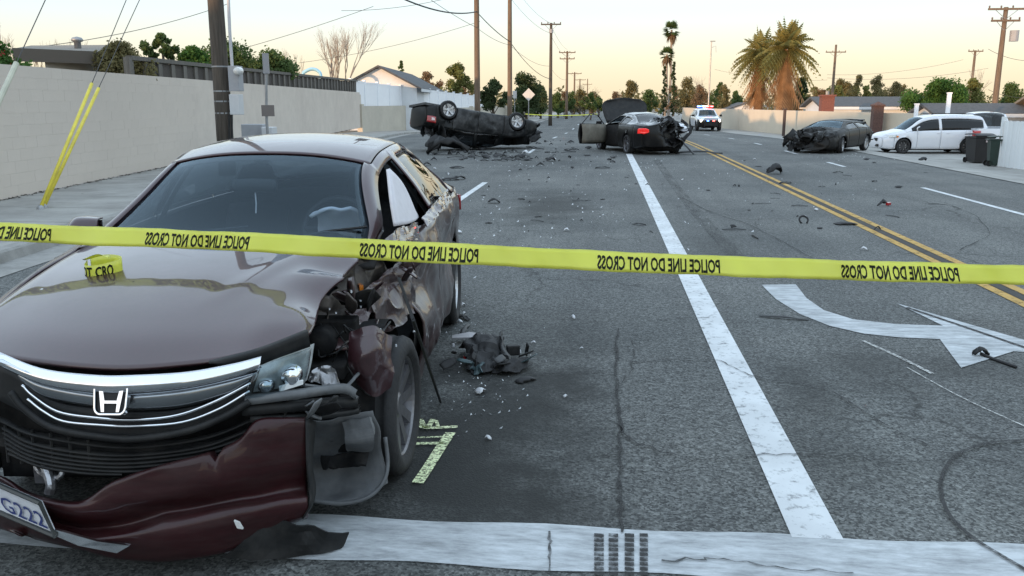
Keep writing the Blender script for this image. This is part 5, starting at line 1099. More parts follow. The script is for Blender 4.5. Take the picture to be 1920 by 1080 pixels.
# --- utility poles
def pole(px, D_, ztop, r_, label, arms=(), lean=(0, 0), m=None, x=None, insul=True):
    X = lookX(px, D_) if x is None else x; z0 = float(hz(X, D_)); po_ = empty('utility_pole', (X, D_, z0), 0, label, 'utility pole')
    mb = MB(); mb.tube([(lean[0]*t, lean[1]*t, (ztop-z0)*t-.02) for t in np.linspace(0, 1, 8)], [r_*(1-.35*t) for t in np.linspace(0, 1, 8)], 12); mb.build('shaft', m or POLEM, po_, smooth=True)
    for (za, wa) in arms:
        mb = MB(); mb.box((lean[0]*za/ztop, -.14, za-z0), (wa, .10, .12)); a_ = mb.build('crossarm', m or POLEM, po_)
        for k in range(4):
            xx = wa*(-.47+.94*k/3); mb = MB(); mb.lathe([(za-z0+.06, .03), (za-z0+.12, .055), (za-z0+.2, .05), (za-z0+.22, .0)], 8, 'z', (xx, -.14, 0)); mb.build('insulator', mat('brown porcelain', (.11, .08, .07), .25), po_)
        for s in (-1, 1): mb = MB(); mb.tube([(s*wa*.3, -.14, za-z0-.05), (0, -.12, za-z0-.6)], .018, 5); mb.build('brace', GALV, po_)
    return po_
p0 = pole(425, 18.2, 12., .185, 'dark wooden utility pole in front carrying grey boxes', (), m=POLED)
zz = lambda y, D_: 1.7-(y-192)*D_/FPX*1.0
p1 = pole(896, 47, 13., .17, 'bare wooden pole just left of the overturned car wheel', (), m=POLEM); p2 = pole(956, 58, 14.5, .17, 'wooden pole beside the diamond sign, second from the left kerb', ())
p3 = pole(1031, 84, zz(52, 84), .19, 'tall pole with one wide crossarm past the diamond sign', ((zz(55, 84), 1.9),), m=POLED); mb = MB(); mb.lathe([(zz(70, 84), .0), (zz(70, 84), .2), (zz(63, 84), .2), (zz(63, 84), 0)], 10, 'z', (.0, 0, .5)); mb.build('transformer', GREYB, p3)
p4 = pole(1061, 118, zz(101, 118), .2, 'thinner pole with a double crossarm left of the road', ((zz(104, 118), 2.2), (zz(115, 118), 2.0)))
pole(1075, 165, zz(138, 165), .2, 'distant pole with a crossarm, first of the small far ones', ((zz(141, 165), 2.6),)); pole(1085, 215, zz(150, 215), .2, 'far pole with a crossarm, second of the small far ones', ((zz(152, 215), 2.8),)); pole(1099, 270, zz(150, 270), .2, 'farthest pole near the end of the road', ((zz(160, 270), 2.8),))
p5 = pole(1551, 112, zz(93, 112), .2, 'grey pole with a long crossarm over the brick chimney', ((zz(106, 112), 2.4),)); p6 = pole(1853, 58, zz(33, 58), .2, 'tall reddish pole with two crossarms at the right', ((zz(37, 58), 2.2), (zz(56, 58), 1.7))); p7 = pole(1806, 105, zz(104, 105), .19, 'small pole with a crossarm left of the reddish pole', ((zz(106, 105), 1.6),))
mb = MB(); mb.lathe([(zz(90, 58)+.5, 0), (zz(90, 58)+.5, .26), (zz(72, 58)+.5, .26), (zz(72, 58)+.5, 0)], 12, 'z', (.62, -.1, 0)); mb.build('transformer', GREYB, p6)
sl_ = P(1328, 205, 100); st_ = empty('street_lamp', (sl_[0], 100, -.5), 0, 'slim pale street lamp pole behind the police vehicle', 'street lamp'); zt = zz(86, 100)+.5
mb = MB(); mb.tube([(0, 0, 0), (0, 0, zt)], [.10, .06], 8); mb.build('shaft', GALV, st_); mb = MB(); mb.box((.15, 0, zt), (.55, .2, .1)); mb.build('lamp_head', GALV, st_); mb = MB(); mb.tube([(0, 0, zt-.7), (.5, 0, zt-.5), (.55, 0, zt-1.2)], .025, 5); mb.build('bracket', GALV, st_)
# boxes and conduit on the front pole
D0 = 18.2; pm = lambda x, y, d=D0: P(x, y, d)-np.array([*p0.location])
def pbox(x0, y0, x1, y1, dep, name, m, bev=.01):
    a, b = pm(x0, y0), pm(x1, y1); MB().box(((a[0]+b[0])/2, -.05, (a[2]+b[2])/2), (b[0]-a[0], dep, abs(a[2]-b[2]))).build(name, m, p0, bevel=bev)
pbox(433, 124, 455, 171, .26, 'equipment_box', GREYB); pbox(435, 177, 456, 215, .24, 'meter_box', mat('pale grey box', (.52, .53, .54), .5, var=.05, vscale=5))
mb = MB(); c_ = pm(454, 134); mb.lathe([(-.12, 0), (-.12, .07), (-.06, .085), (.06, .085)], 16); mb.V = [(c_[0]+b, -.18+a, c_[2]+e) for a, b, e in mb.V]; mb.build('meter', mat('meter glass', (.6, .6, .58), .2, coat=1), p0, smooth=True)
for x in (436, 441): mb = MB(); mb.tube([pm(x, 262)+np.array([0, -.17, 0]), pm(x, 215)+np.array([0, -.17, 0])], .022, 6); mb.build('conduit', BLK, p0)
mb = MB(); mb.tube([pm(439, 124)+np.array([0, -.1, 0]), pm(436, 60)+np.array([0, -.14, 0]), pm(430, -60)+np.array([0, -.12, 0])], .035, 8); mb.build('conduit', mat('pale conduit', (.5, .5, .52), .5), p0)
a = pm(424, 231); mb = MB(); mb.lathe([(a[2]-.03, .172), (a[2]+.03, .172)], 20, 'z'); mb.build('yellow_band', YPLAST, p0)
for y in (125, 171, 190, 212): a = pm(420, y); mb = MB(); mb.lathe([(a[2]-.015, .176), (a[2]+.015, .176)], 16, 'z'); mb.build('strap', GALV, p0)
# guy wires with yellow guards
for (ax_, ay_, tx, zt, lb) in ((78, 408, 425, 7.4, 'left of the two yellow guy wire guards standing on the pavement'), (84, 405, 429, 6.6, 'right of the two yellow guy wire guards standing on the pavement')):
    A0 = G(ax_, ay_); A0[2] = .14; T0 = np.array([lookX(425, D0), D0, zt]); d = (T0-A0); L_ = np.linalg.norm(d)
    gw = empty('guy_wire', tuple(A0), 0, lb, 'guy wire'); e_ = d/L_*2.45
    mb = MB(); mb.tube([d*.001, e_], .027, 8); mb.build('guard', YPLAST, gw, smooth=True); mb = MB(); mb.tube([d*.0, d*.999], .007, 5); mb.build('wire', WIREM, gw); mb = MB(); mb.lathe([(-.02, .06), (.02, .05), (.05, .02)], 10, 'z'); mb.build('anchor', GALV, gw)
a, b = P(-34, 260, 10.2), P(31, 118, 11.0); gw = empty('guy_wire', tuple(a), 0, 'pale guy wire guard cut by the left edge of the picture', 'guy wire'); d = b-a; mb = MB(); mb.tube([(0, 0, 0), d], .035, 8); mb.build('guard', mat('faded guard', (.50, .50, .40), .5, var=.2, vscale=5), gw); mb = MB(); mb.tube([-d*.6, d*5], .007, 5); mb.build('wire', WIREM, gw)
# overhead wires
def wire(name, a, b, sag, label, r_=.012):
    mb = MB(); mb.tube(cable(a, b, sag, 16), r_, 4, cap=False); tag(mb.build(name, WIREM), label, 'wire', 'overhead wires between the poles')
top = lambda o_, z: (o_.location.x, o_.location.y, z)
for z0_, z1_, z2_, z3_, w__ in ((9.6, 9.6, 9.4, 9.0, 'top'), (8.6, 8.5, 8.4, 8.1, 'middle'), (7.2, 5.6, 5.4, 5.1, 'lowest')):
    L0 = w__+' of the thin overhead lines, span '
    wire('overhead_wire', top(p0, z0_+.6), top(p1, z1_), .5, L0+'from the front pole to the first bare pole'); wire('overhead_wire', top(p1, z1_), top(p2, z2_), .15, L0+'between the two bare poles'); wire('overhead_wire', top(p2, z2_), top(p3, z3_), .4, L0+'from the second bare pole to the crossarm pole'); wire('overhead_wire', top(p3, z3_-.2), top(p4, z3_-.4), .4, L0+'between the two crossarm poles')
wire('overhead_wire', P(752, -4, 30), top(p1, zz(52, 47)+.6), .25, 'thick overhead cable sloping from the top edge down to the first bare pole', .03)
wire('overhead_wire', top(p1, zz(52, 47)+.6), top(p2, zz(84, 58)), .12, 'thick overhead cable joining the two bare poles', .03)
wire('overhead_wire', top(p2, zz(84, 58)), top(p3, zz(150, 84)), .5, 'thick overhead cable running on past the second bare pole', .025)
for (x0, y0, x1, y1, D1, D2, lb) in ((0, 95, 425, 8, 30, 40, 'thin wire rising to the front pole over the beige house'), (200, 150, 700, 12, 45, 45, 'thin wire crossing behind the front pole to the top edge'), (560, 118, 900, 40, 60, 60, 'thin wire rising over the white house to the first bare pole'), (640, 20, 900, -20, 50, 50, 'thin wire near the top edge left of the first bare pole')):
    wire('overhead_wire', P(x0, y0, D1), P(x1, y1, D2), .3, lb)
for (x0, y0, x1, y1, D_, lb) in ((1551, 140, 1806, 112, 100, 'thin wire from the chimney pole to the small right pole'), (1551, 146, 1853, 128, 90, 'thin wire from the chimney pole to the tall reddish pole'), (1853, 92, 1990, 104, 58, 'upper thin wire leaving the reddish pole to the right edge'), (1340, 130, 1551, 150, 110, 'thin wire from the street lamp to the chimney pole'), (1853, 168, 1990, 168, 58, 'lower thin wire leaving the reddish pole to the right edge')):
    wire('overhead_wire', P(x0, y0, D_), P(x1, y1, D_), .5, lb)
# --- signs
SIGNB = mat('bare aluminium sign back', (.55, .56, .57), .4, metal=.5, var=.08, vscale=5)
sp_ = P(991, 235, 66); sg = empty('warning_sign', (sp_[0], 66, -.5), 0, 'back of a diamond shaped sign on a thin post by the left wall', 'sign')
zc = zz(178, 66)+.5; MB().extrude([(0, -.02, zc-.48), (.48, -.02, zc), (0, -.02, zc+.48), (-.48, -.02, zc)], (0, .012, 0)).build('plate', SIGNB, sg); mb = MB(); mb.box((0, .02, zc/2+.15), (.06, .05, zc+.3)); mb.build('post', GALV, sg)
sp_ = P(965, 220, 76); sg = empty('road_sign', (sp_[0], 76, -.5), 0, 'small upright rectangular sign back right behind the second bare pole', 'sign'); zc = zz(178, 76)+.5
MB().box((0, -.03, zc), (.36, .012, .65)).build('plate', SIGNB, sg); mb = MB(); mb.box((0, 0, zc/2), (.06, .05, zc)); mb.build('post', GALV, sg)
sp_ = P(502, 250, 21); sg = empty('street_sign', (sp_[0], 21, .13), R(10), 'steel signpost with narrow plates beside the front utility pole', 'sign'); q2 = lambda x, y: P(x, y, 21)-np.array([sp_[0], 21, .13])
mb = MB(); mb.tube([(0, 0, 0), q2(500, 225), q2(498, 110)], .035, 8); mb.build('post', GALV, sg)
a, b = q2(491, 100), q2(507, 138); MB().box(((a[0]+b[0])/2, -.05, (a[2]+b[2])/2), (b[0]-a[0]-.04, .05, a[2]-b[2])).build('plate', mat('grey sign plate', (.28, .29, .31), .5, metal=.3), sg)
a, b = q2(491, 197), q2(515, 218); MB().box(((a[0]+b[0])/2, -.05, (a[2]+b[2])/2), (b[0]-a[0], .02, a[2]-b[2])).build('plate', mat('brown grey sign plate', (.16, .14, .13), .6), sg)
cb_ = empty('utility_cabinet', (0, 0, .13), 0, 'grey and white utility cabinets low behind the maroon sedan roof', 'cabinet'); cb_.location = (lookX(480, 23), 23, .13)
q3 = lambda x, y: P(x, y, 23)-np.array([*cb_.location])
a, b = q3(452, 233), q3(496, 300); MB().box(((a[0]+b[0])/2, .2, a[2]/2), (b[0]-a[0], .45, a[2])).build('grey_cabinet', GREYB, cb_, bevel=.015)
a, b = q3(495, 238), q3(518, 300); MB().box(((a[0]+b[0])/2, 0, a[2]/2), (b[0]-a[0], .4, a[2])).build('white_cabinet', MATS['pale grey box'], cb_, bevel=.015)
bl = empty('play_arch', (lookX(585, 46), 46, 0), 0, 'pale blue arched tube above the wooden fence', 'play equipment'); q4 = lambda x, y: P(x, y, 46)-np.array([lookX(585, 34), 34, 0])
mb = MB(); mb.tube(cr([q4(566, 200), q4(565, 130), q4(571, 119), q4(586, 113), q4(601, 118), q4(608, 134), q4(608, 200)], 30), .11, 8); mb.build('tube', mat('pale blue plastic', (.25, .50, .66), .4), bl, smooth=True)
# traffic signal hung from a span wire, only its underside in view
ts = P(718, -6, 20); sgn_ = empty('traffic_signal', tuple(ts), 0, 'dark signal head hanging in at the top edge of the picture', 'traffic signal'); mb = MB(); mb.box((0, 0, .45), (.34, .3, .96)); mb.build('housing', BLK, sgn_, bevel=.03)
for k in range(3): mb = MB(); mb.lathe([(-.32, .13), (-.15, .13), (-.15, 0)], 14); mb.V = [(b, a, .13+.3*k+e) for a, b, e in mb.V]; mb.build('visor', BLK, sgn_)
mb = MB(); mb.tube([(0, 0, .9), (0, 0, 1.6)], .03, 6); mb.tube(cable((-9, 0, 1.9), (9, 0, 1.9), .3), .012, 5); mb.build('span_wire', WIREM, sgn_)

# ------------------------------------------------------------------ plants
def leafm(name, c, var=.5):
    if name in MATS: return MATS[name]
    m = mat(name, c, .75, var=var, vscale=.9, spec=.2, coords='Object'); N, L = nodes_of(m); b = N['Principled BSDF']; t = N.new('ShaderNodeBsdfTranslucent'); ms = N.new('ShaderNodeMixShader'); ms.inputs[0].default_value = .45
    L.new(b.inputs['Base Color'].links[0].from_socket, t.inputs[0]); L.new(b.outputs[0], ms.inputs[1]); L.new(t.outputs[0], ms.inputs[2]); L.new(ms.outputs[0], N['Material Output'].inputs[0]); return m
LG = leafm('green leaves', (.09, .135, .046)); LD = leafm('dark green leaves', (.065, .092, .040)); LY = leafm('yellow green leaves', (.17, .18, .06)); LO = leafm('olive brown leaves', (.18, .16, .075)); LB = leafm('brown dry leaves', (.22, .15, .09)); LC = leafm('bright green leaves', (.07, .145, .035)); LR = leafm('red flowers', (.35, .04, .04))
BARK = mat('bark', (.10, .08, .062), .95, var=.3, vscale=6); BARKL = mat('pale bark', (.27, .235, .20), .95, var=.3, vscale=6)
def leaves(blobs, n, size, seed, flat=.0):
    r_ = np.random.default_rng(seed); B = np.array(blobs, float); vol = (B[:, 3]**2); pick = r_.choice(len(B), n, p=vol/vol.sum())
    d = r_.normal(size=(n, 3)); d /= np.linalg.norm(d, axis=1)[:, None]; rad = r_.uniform(.1, 1.0, n)**.5*np.where(r_.random(n) < .12, 1.3, 1.)
    sc_ = B[pick][:, 3:4] if B.shape[1] == 4 else B[pick][:, 3:6]
    c = B[pick][:, :3]+d*rad[:, None]*sc_
    a = r_.normal(size=(n, 3)); a /= np.linalg.norm(a, axis=1)[:, None]; b = np.cross(a, r_.normal(size=(n, 3))); b /= np.linalg.norm(b, axis=1)[:, None]+1e-9
    s_ = size*r_.uniform(.5, 1.4, n)[:, None]; a *= s_; b *= s_*.6
    V = np.stack([c-a, c+b, c+a, c-b], 1).reshape(-1, 3); return V, np.arange(4*n).reshape(-1, 4)
def tree(px, D_, ytop, wpx, ybot, label, m, n=1500, size=.16, seed=1, nb=9, cat='tree', name='tree', bark=BARK, squash=1., x=None, base=None, bf=(.14, .40)):
    X = lookX(px, D_) if x is None else x; z0 = float(hz(X, D_)) if base is None else base
    ppm = FPX/ D_ ; zt, zb_, R_ = 1.7+(192-ytop)/ppm, 1.7+(192-ybot)/ppm, wpx/ppm/2
    t = empty(name, (X, D_, z0), 0, label, cat); r_ = random.Random(seed); H_ = zt-zb_; blobs = []
    nb = int(nb*2.8+max(0, H_/R_-2)*4)
    for k in range(nb):
        q = (k+r_.random())/nb; a = r_.uniform(0, 6.28); rr_ = R_*(1-.6*abs(2*q-.8)**1.6 if q > .4 else .98)*r_.uniform(.1, .95); br = min(R_, H_/2)*r_.uniform(*bf)
        blobs.append((rr_*math.cos(a), rr_*math.sin(a)*.8, zb_-z0+br*.6+(H_-br*1.4)*q, br))
    blobs.append((0, 0, zt-z0-min(R_, H_/2)*.35, min(R_, H_/2)*.35))
    V, F_ = leaves(blobs, int(n*3.4), size*.66, seed); mesh('crown', V, F_, m, t)
    mb = MB(); h0 = zb_-z0; tr_ = max(.06, R_*.07)
    mb.tube([(0, 0, -.05), (.05*R_, 0, h0*.5), (0, .02, h0+H_*.35)], [tr_*1.3, tr_, tr_*.5], 7)
    for b in blobs[:5]: mb.tube([(0, 0, max(.3, h0*.7)), (b[0]*.5, b[1]*.5, (h0*.7+b[2])/2+.1), b[:3]], [tr_*.5, tr_*.35, .02], 5)
    mb.build('trunk', bark, t); return t
def bare_tree(px, D_, ytop, wpx, label, seed=1, x=None, m=BARKL, depth=6, zb=None, trunks=1):
    X = lookX(px, D_); z0 = float(hz(X, D_)); ppm = FPX/D_; Ht = 1.7+(192-ytop)/ppm-z0; r_ = random.Random(seed)
    t = empty('bare_tree', (X, D_, z0), 0, label, 'tree'); tk = MB(); br = MB(); W_ = wpx/ppm/2
    def grow(p_, d, L_, rad, k):
        e = p_+d*L_; mid = p_+d*L_*.5+np.array([r_.gauss(0, .04), r_.gauss(0, .04), 0])*L_
        (tk if k == 0 else br).tube([p_, mid, e], [rad, rad*.85, rad*.65], 5 if k < 3 else 3, cap=False)
        if k >= depth or L_ < .12: return
        for _ in range(3 if k < 4 else 2):
            v = d+np.array([r_.gauss(0, .42)*min(1.2, W_/Ht*2.2), r_.gauss(0, .35), r_.uniform(-.05, .25)]); v /= np.linalg.norm(v); grow(e if r_.random() < .6 else mid+(e-mid)*.5, v, L_*r_.uniform(.62, .82), rad*.6, k+1)
    for k in range(trunks): grow(np.array([(k-.5*(trunks-1))*.5, 0, 0.]), np.array([(k-.5*(trunks-1))*.12, 0, 1.]), Ht*.30, max(.07, Ht*.013), 0)
    tk.build('trunk', m, t); tag(br.build('branches', m, t), kind='stuff')
    return t
# left side
tree(14, 15.5, 74, 125, 190, 'bushy green shrub with red flowers at the left edge above the wall', LC, 2600, .06, 2, 14, 'shrub', 'shrub', bf=(.25, .45)); tf = bpy.data.objects['shrub']; V, F_ = leaves([(.3, -.3, 2.6, .12), (.6, -.4, 2.35, .08), (-.2, -.4, 2.75, .15)], 40, .04, 9); tag(mesh('flowers', V, F_, LR, tf), kind='stuff')
tree(240, 20.2, 78, 116, 165, 'clipped olive brown bush at the start of the wooden fence', LO, 4200, .06, 3, 16, 'bush', 'bush', bf=(.35, .55))
tree(322, 27, 64, 80, 112, 'sparse leafy green tree above the wooden fence', LG, 700, .10, 4, 7)
tree(432, 36, 78, 215, 165, 'rounded green bush behind the utility pole and fence', LG, 5000, .10, 5, 12, 'bush', 'bush', bf=(.4, .62)); tree(520, 36, 96, 96, 165, 'small rounded dark bush right of the signpost', LG, 2400, .09, 6, 8, 'bush', 'bush', bf=(.4, .6)); tree(375, 32, 88, 80, 140, 'low bright green bush left of the utility pole', LC, 2000, .09, 61, 8, 'bush', 'bush', bf=(.35, .55))
bare_tree(640, 66, 30, 95, 'tall bare tree left of the white gabled house', 3, trunks=2); bare_tree(575, 72, 76, 60, 'smaller bare tree above the pale blue arch', 5, depth=5); bare_tree(32, 40, 10, 40, 'thin bare tree at the left edge', 7, depth=5); bare_tree(75, 62, 66, 40, 'low bare tree above the beige house roof', 8, depth=5, m=BARK); bare_tree(148, 62, 66, 30, 'low bare tree beside the roof vent', 9, depth=5, m=BARK)
tree(860, 88, 122, 62, 178, 'yellow green tree left of the first bare pole', LY, 1500, .16, 10, 9); tree(805, 92, 136, 60, 175, 'dry brown tree behind the vinyl fence', LB, 700, .14, 11, 8); tree(757, 85, 116, 14, 160, 'narrow cypress above the white house roof', LG, 500, .10, 12, 6)
tree(925, 72, 150, 60, 205, 'dark evergreen between the two bare poles', LD, 1800, .14, 16, 9); tree(985, 95, 138, 78, 215, 'tall dark tree behind the diamond sign', LD, 2600, .18, 17, 12); tree(1012, 112, 160, 60, 215, 'lower dark tree right of the diamond sign', LD, 1500, .18, 18, 8)
tree(1045, 125, 174, 44, 212, 'dark tree behind the double crossarm pole', LG, 900, .18, 19, 7); tree(1085, 150, 168, 46, 210, 'brown green tree by the far poles', LO, 900, .2, 20, 7); tree(1110, 175, 172, 34, 212, 'olive tree near the end of the road', LO, 600, .22, 21, 6); bare_tree(1090, 160, 150, 50, 'bare brown tree by the far poles', 22, depth=5, m=BARK)
tree(1178, 140, 152, 42, 205, 'brown crowned tree above the raised hood', LO, 900, .2, 23, 7); tree(1152, 150, 172, 36, 208, 'low brown tree left of the raised hood', LB, 500, .2, 24, 6); tree(1215, 130, 168, 50, 212, 'green shrubby tree right of the raised hood', LG, 900, .18, 25, 8)
for (px, yt, lb, sd) in ((1240, 128, 'left narrow cypress below the tall palms', 26), (1257, 120, 'right narrow cypress below the tall palms', 27)): tree(px, 138, yt, 13, 215, lb, LD, 800, .16, sd, 12)
tree(1282, 120, 148, 56, 215, 'green brown tree right of the cypresses', LO, 1100, .17, 28, 9); tree(1306, 118, 160, 40, 215, 'dry tree left of the street lamp', LB, 600, .17, 29, 7); tree(1344, 125, 156, 24, 206, 'slim olive tree right of the street lamp', LG, 500, .17, 30, 6); tree(1375, 128, 178, 40, 208, 'low tree left of the bushy palms', LG, 500, .17, 31, 6); bare_tree(1312, 118, 140, 60, 'bare tree tinged pink behind the police vehicle', 32, depth=5)
tree(1492, 92, 148, 40, 215, 'dark green tree tucked against the bushy palm', LD, 1100, .15, 33, 8); tree(1525, 120, 170, 40, 212, 'low olive tree left of the chimney', LO, 700, .17, 34, 7); tree(1565, 125, 150, 50, 205, 'olive tree behind the chimney', LO, 900, .17, 35, 7); tree(1597, 120, 144, 30, 200, 'small tree top between chimney and bush', LO, 600, .15, 36, 6); tree(1632, 122, 144, 44, 200, 'sunlit brown tree top above the white house', LO, 800, .15, 37, 7); tree(1668, 118, 156, 44, 200, 'low brown tree left of the big green bush', LO, 700, .15, 38, 7)
tree(1752, 64, 150, 150, 222, 'big dense green bush above the minivan', LC, 6000, .12, 39, 18, 'bush', 'bush', bf=(.3, .5)); tree(1808, 72, 150, 50, 215, 'yellow green tree behind the small pole', LY, 900, .14, 40, 7); tree(1878, 74, 158, 70, 215, 'green tree right of the reddish pole', LG, 1100, .14, 41, 8); bare_tree(1818, 80, 130, 50, 'bare tree beside the small pole', 42, depth=5)
rf = random.Random(8)
for (x0, x1, st, ya, yb, lb, gp) in ((700, 900, 21, 148, 166, 'low olive tree in the belt behind the vinyl fence', 'trees behind the vinyl fence'), (1496, 1715, 17, 152, 176, 'low olive tree in the belt behind the right wall', 'trees behind the right wall'), (1262, 1385, 18, 160, 178, 'low tree in the belt behind the police vehicle', 'trees behind the police vehicle'), (1040, 1125, 16, 170, 182, 'small tree lining the far end of the road', 'trees at the far end of the road')):
    for k, px in enumerate(range(x0, x1, st)):
        tree(px+rf.uniform(-6, 6), rf.uniform(108, 150), rf.uniform(ya, yb), rf.uniform(26, 46), 208, lb, rf.choice([LO, LO, LG, LY, LB]), 420, .2, 200+px+k, 6)['group'] = gp
# far belt of trees along the horizon
fb_ = []
for k in range(150):
    px = -150+k*15; D_ = random.uniform(200, 300)
    if 1092 < px < 1165: continue
    x = lookX(px, D_); r0 = random.uniform(1.6, 3.4); fb_.append((x, D_, .9+random.uniform(0, 3.0)*random.random(), r0))
V, F_ = leaves(fb_, 16000, .5, 77); tag(mesh('far_trees', V, F_, LO), 'hazy belt of low trees along the horizon', 'trees', kind='stuff')
# unseen trees behind the camera, added to darken what the car front reflects
for k, (x, y, h_) in enumerate(((8, -20, 7), (19, -24, 8), (31, -20, 7), (-52, -14, 8))):
    t = empty('unseen_tree', (x, y, 0), 0, 'unseen broad tree added behind the camera to darken reflections', 'tree', 'unseen trees added behind the camera'); V, F_ = leaves([(random.uniform(-2.5, 2.5), random.uniform(-2, 2), h_*.55+random.uniform(-1.5, 1.5), random.uniform(1.4, 2.2)) for _ in range(9)], 1500, .3, 90+k); mesh('crown', V, F_, LG, t); mb = MB(); mb.tube([(0, 0, 0), (.1, 0, h_*.5)], [.28, .16], 8); mb.build('trunk', BARK, t)
# --- palms
def fan_palm(px, ytop, D_, crown_px, label, seed):
    X = lookX(px, D_); z0 = -.5; ppm = FPX/D_; zc = 1.7+(192-ytop)/ppm-crown_px/ppm*.5-z0; Rr = crown_px/ppm*.5; r_ = random.Random(seed)
    t = empty('fan_palm', (X, D_, z0), 0, label, 'palm tree'); mb = MB(); mb.tube([(0, 0, 0), (.15, 0, zc*.5), (0, 0, zc)], [.28, .2, .17], 8); mb.build('trunk', BARKL, t)
    V, F_ = [], []
    for k in range(34):
        el = r_.uniform(-.9, 1.3); az = r_.uniform(0, 6.28); d = np.array([math.cos(el)*math.cos(az), math.cos(el)*math.sin(az), math.sin(el)]); side = np.cross(d, [0, 0, 1.]); side /= np.linalg.norm(side)+1e-6; upv = np.cross(side, d)
        c = np.array([0, 0, zc])+d*Rr*.38; fan = Rr*.55
        for j in range(9):
            a = -1.25+2.5*j/8; dd = d*math.cos(a)+side*math.sin(a); e = c+dd*fan-np.array([0, 0, .25*fan*abs(math.sin(a))]); w_ = np.cross(dd, upv)*fan*.11; n0 = len(V); V += [c-w_*.3, c+w_*.3, c+(e-c)*.6+w_, e, c+(e-c)*.6-w_]; F_.append(tuple(range(n0, n0+5)))
    mesh('crown', V, F_, LG, t)
    V, F_ = [], []
    for k in range(40):
        az = r_.uniform(0, 6.28); o_ = np.array([math.cos(az), math.sin(az), 0]); c = np.array([0, 0, zc-Rr*.15])+o_*.15; e = c+o_*Rr*r_.uniform(.25, .5)-np.array([0, 0, Rr*r_.uniform(.7, 1.3)]); w_ = np.array([-o_[1], o_[0], 0])*Rr*.09; n0 = len(V); V += [c, (c+e)/2+w_+o_*.1, e, (c+e)/2-w_+o_*.1]; F_.append((n0, n0+1, n0+2, n0+3))
    mesh('dead_frond_skirt', V, F_, LB, t)
fan_palm(1250, 46, 150, 40, 'tallest slim fan palm in the distance', 1); fan_palm(1243, 90, 146, 36, 'shorter of the two slim fan palms, with a brown skirt', 2)
def feather_palm(px, ytop, D_, wpx, label, seed, skirt=1.):
    X = lookX(px, D_); z0 = -.5; ppm = FPX/D_; zt = 1.7+(192-ytop)/ppm-z0; Rr = wpx/ppm*.55; zc = zt-Rr*.75; r_ = random.Random(seed)
    t = empty('date_palm', (X, D_, z0), 0, label, 'palm tree'); mb = MB(); mb.tube([(0, 0, 0), (0, 0, zc)], [.42, .36], 10); mb.build('trunk', mat('palm trunk', (.24, .13, .07), .95, var=.4, vscale=5, bump=.6, bscale=9), t)
    for nm, m, n_, e0, e1, ln_, dr_ in (('crown', leafm('palm fronds', (.24, .21, .07)), 120, -.75, 1.45, 1.0, .7), ('dead_frond_skirt', leafm('dry orange fronds', (.40, .235, .12), .5), int(64*skirt), -1.5, -.75, .8, .25)):
        V, F_ = [], []
        for k in range(n_):
            el = r_.uniform(e0, e1); az = r_.uniform(0, 6.28); o_ = np.array([math.cos(az), math.sin(az), 0]); d = o_*math.cos(el)+np.array([0, 0, math.sin(el)]); L_ = Rr*ln_*r_.uniform(.75, 1.25)*(1.3 if nm[0] == 'd' else 1); sd_ = np.array([-o_[1], o_[0], 0]); c = np.array([0, 0, zc-(r_.uniform(0, .45)*zc if nm[0] == 'd' else 0)])
            for j in range(1, 13):
                tt = j/12; pt = c+d*L_*tt-np.array([0, 0, L_*dr_*tt**2.2*max(.2, math.cos(el))]); ll = L_*.30*math.sin(math.pi*min(1, tt*.85+.12))
                for s in (-1, 1):
                    e = pt+sd_*s*ll*.75+d*ll*.5-np.array([0, 0, ll*.65]); w_ = d*L_*.03; n0 = len(V); V += [pt-w_, pt+w_, e]; F_.append((n0, n0+1, n0+2))
        mesh(nm, V, F_, m, t)
feather_palm(1415, 74, 92, 86, 'left bushy palm with an orange skirt of dead fronds', 3); feather_palm(1462, 60, 88, 100, 'right and taller bushy palm with hanging orange fronds', 4)
# ================================================================== police tape
def tapem():
    m = bpy.data.materials.new('yellow barrier tape'); m.use_nodes = True; N, L = nodes_of(m); N.remove(N['Principled BSDF']); o = N['Material Output']
    d = N.new('ShaderNodeBsdfDiffuse'); t = N.new('ShaderNodeBsdfTranslucent'); g = N.new('ShaderNodeBsdfGlossy'); g.inputs['Roughness'].default_value = .25
    tc = N.new('ShaderNodeTexCoord'); n = N.new('ShaderNodeTexNoise'); n.inputs['Scale'].default_value = 5; L.new(tc.outputs['Object'], n.inputs['Vector']); r = N.new('ShaderNodeValToRGB'); L.new(n.outputs[0], r.inputs[0]); r.color_ramp.elements[0].color = (.97, 1.0, .12, 1); r.color_ramp.elements[1].color = (1.0, 1.0, .20, 1)
    for s in (d, t): L.new(r.outputs[0], s.inputs[0])
    a = N.new('ShaderNodeMixShader'); a.inputs[0].default_value = .5; L.new(d.outputs[0], a.inputs[1]); L.new(t.outputs[0], a.inputs[2])
    f = N.new('ShaderNodeFresnel'); b = N.new('ShaderNodeMixShader'); L.new(f.outputs[0], b.inputs[0]); L.new(a.outputs[0], b.inputs[1]); L.new(g.outputs[0], b.inputs[2]); L.new(b.outputs[0], o.inputs[0]); return m
TAPE = tapem(); TINK = mat('black tape print', (.010, .012, .005), .6, spec=.2)
tk = [(-700, 418, 436, 3.75), (-60, 415, 446, 3.62), (0, 418, 450, 3.6), (150, 425, 458, 3.57), (300, 430, 463, 3.54), (480, 438, 471, 3.5), (700, 450, 486, 3.46), (900, 460, 496, 3.43), (1130, 472, 507, 3.4), (1350, 481, 516, 3.36), (1580, 489, 524, 3.33), (1920, 499, 533, 3.28), (2600, 515, 546, 3.2)]
tp = np.array([np.concatenate([[x], P(x, a, d), P(x, b, d)]) for x, a, b, d in tk]); 
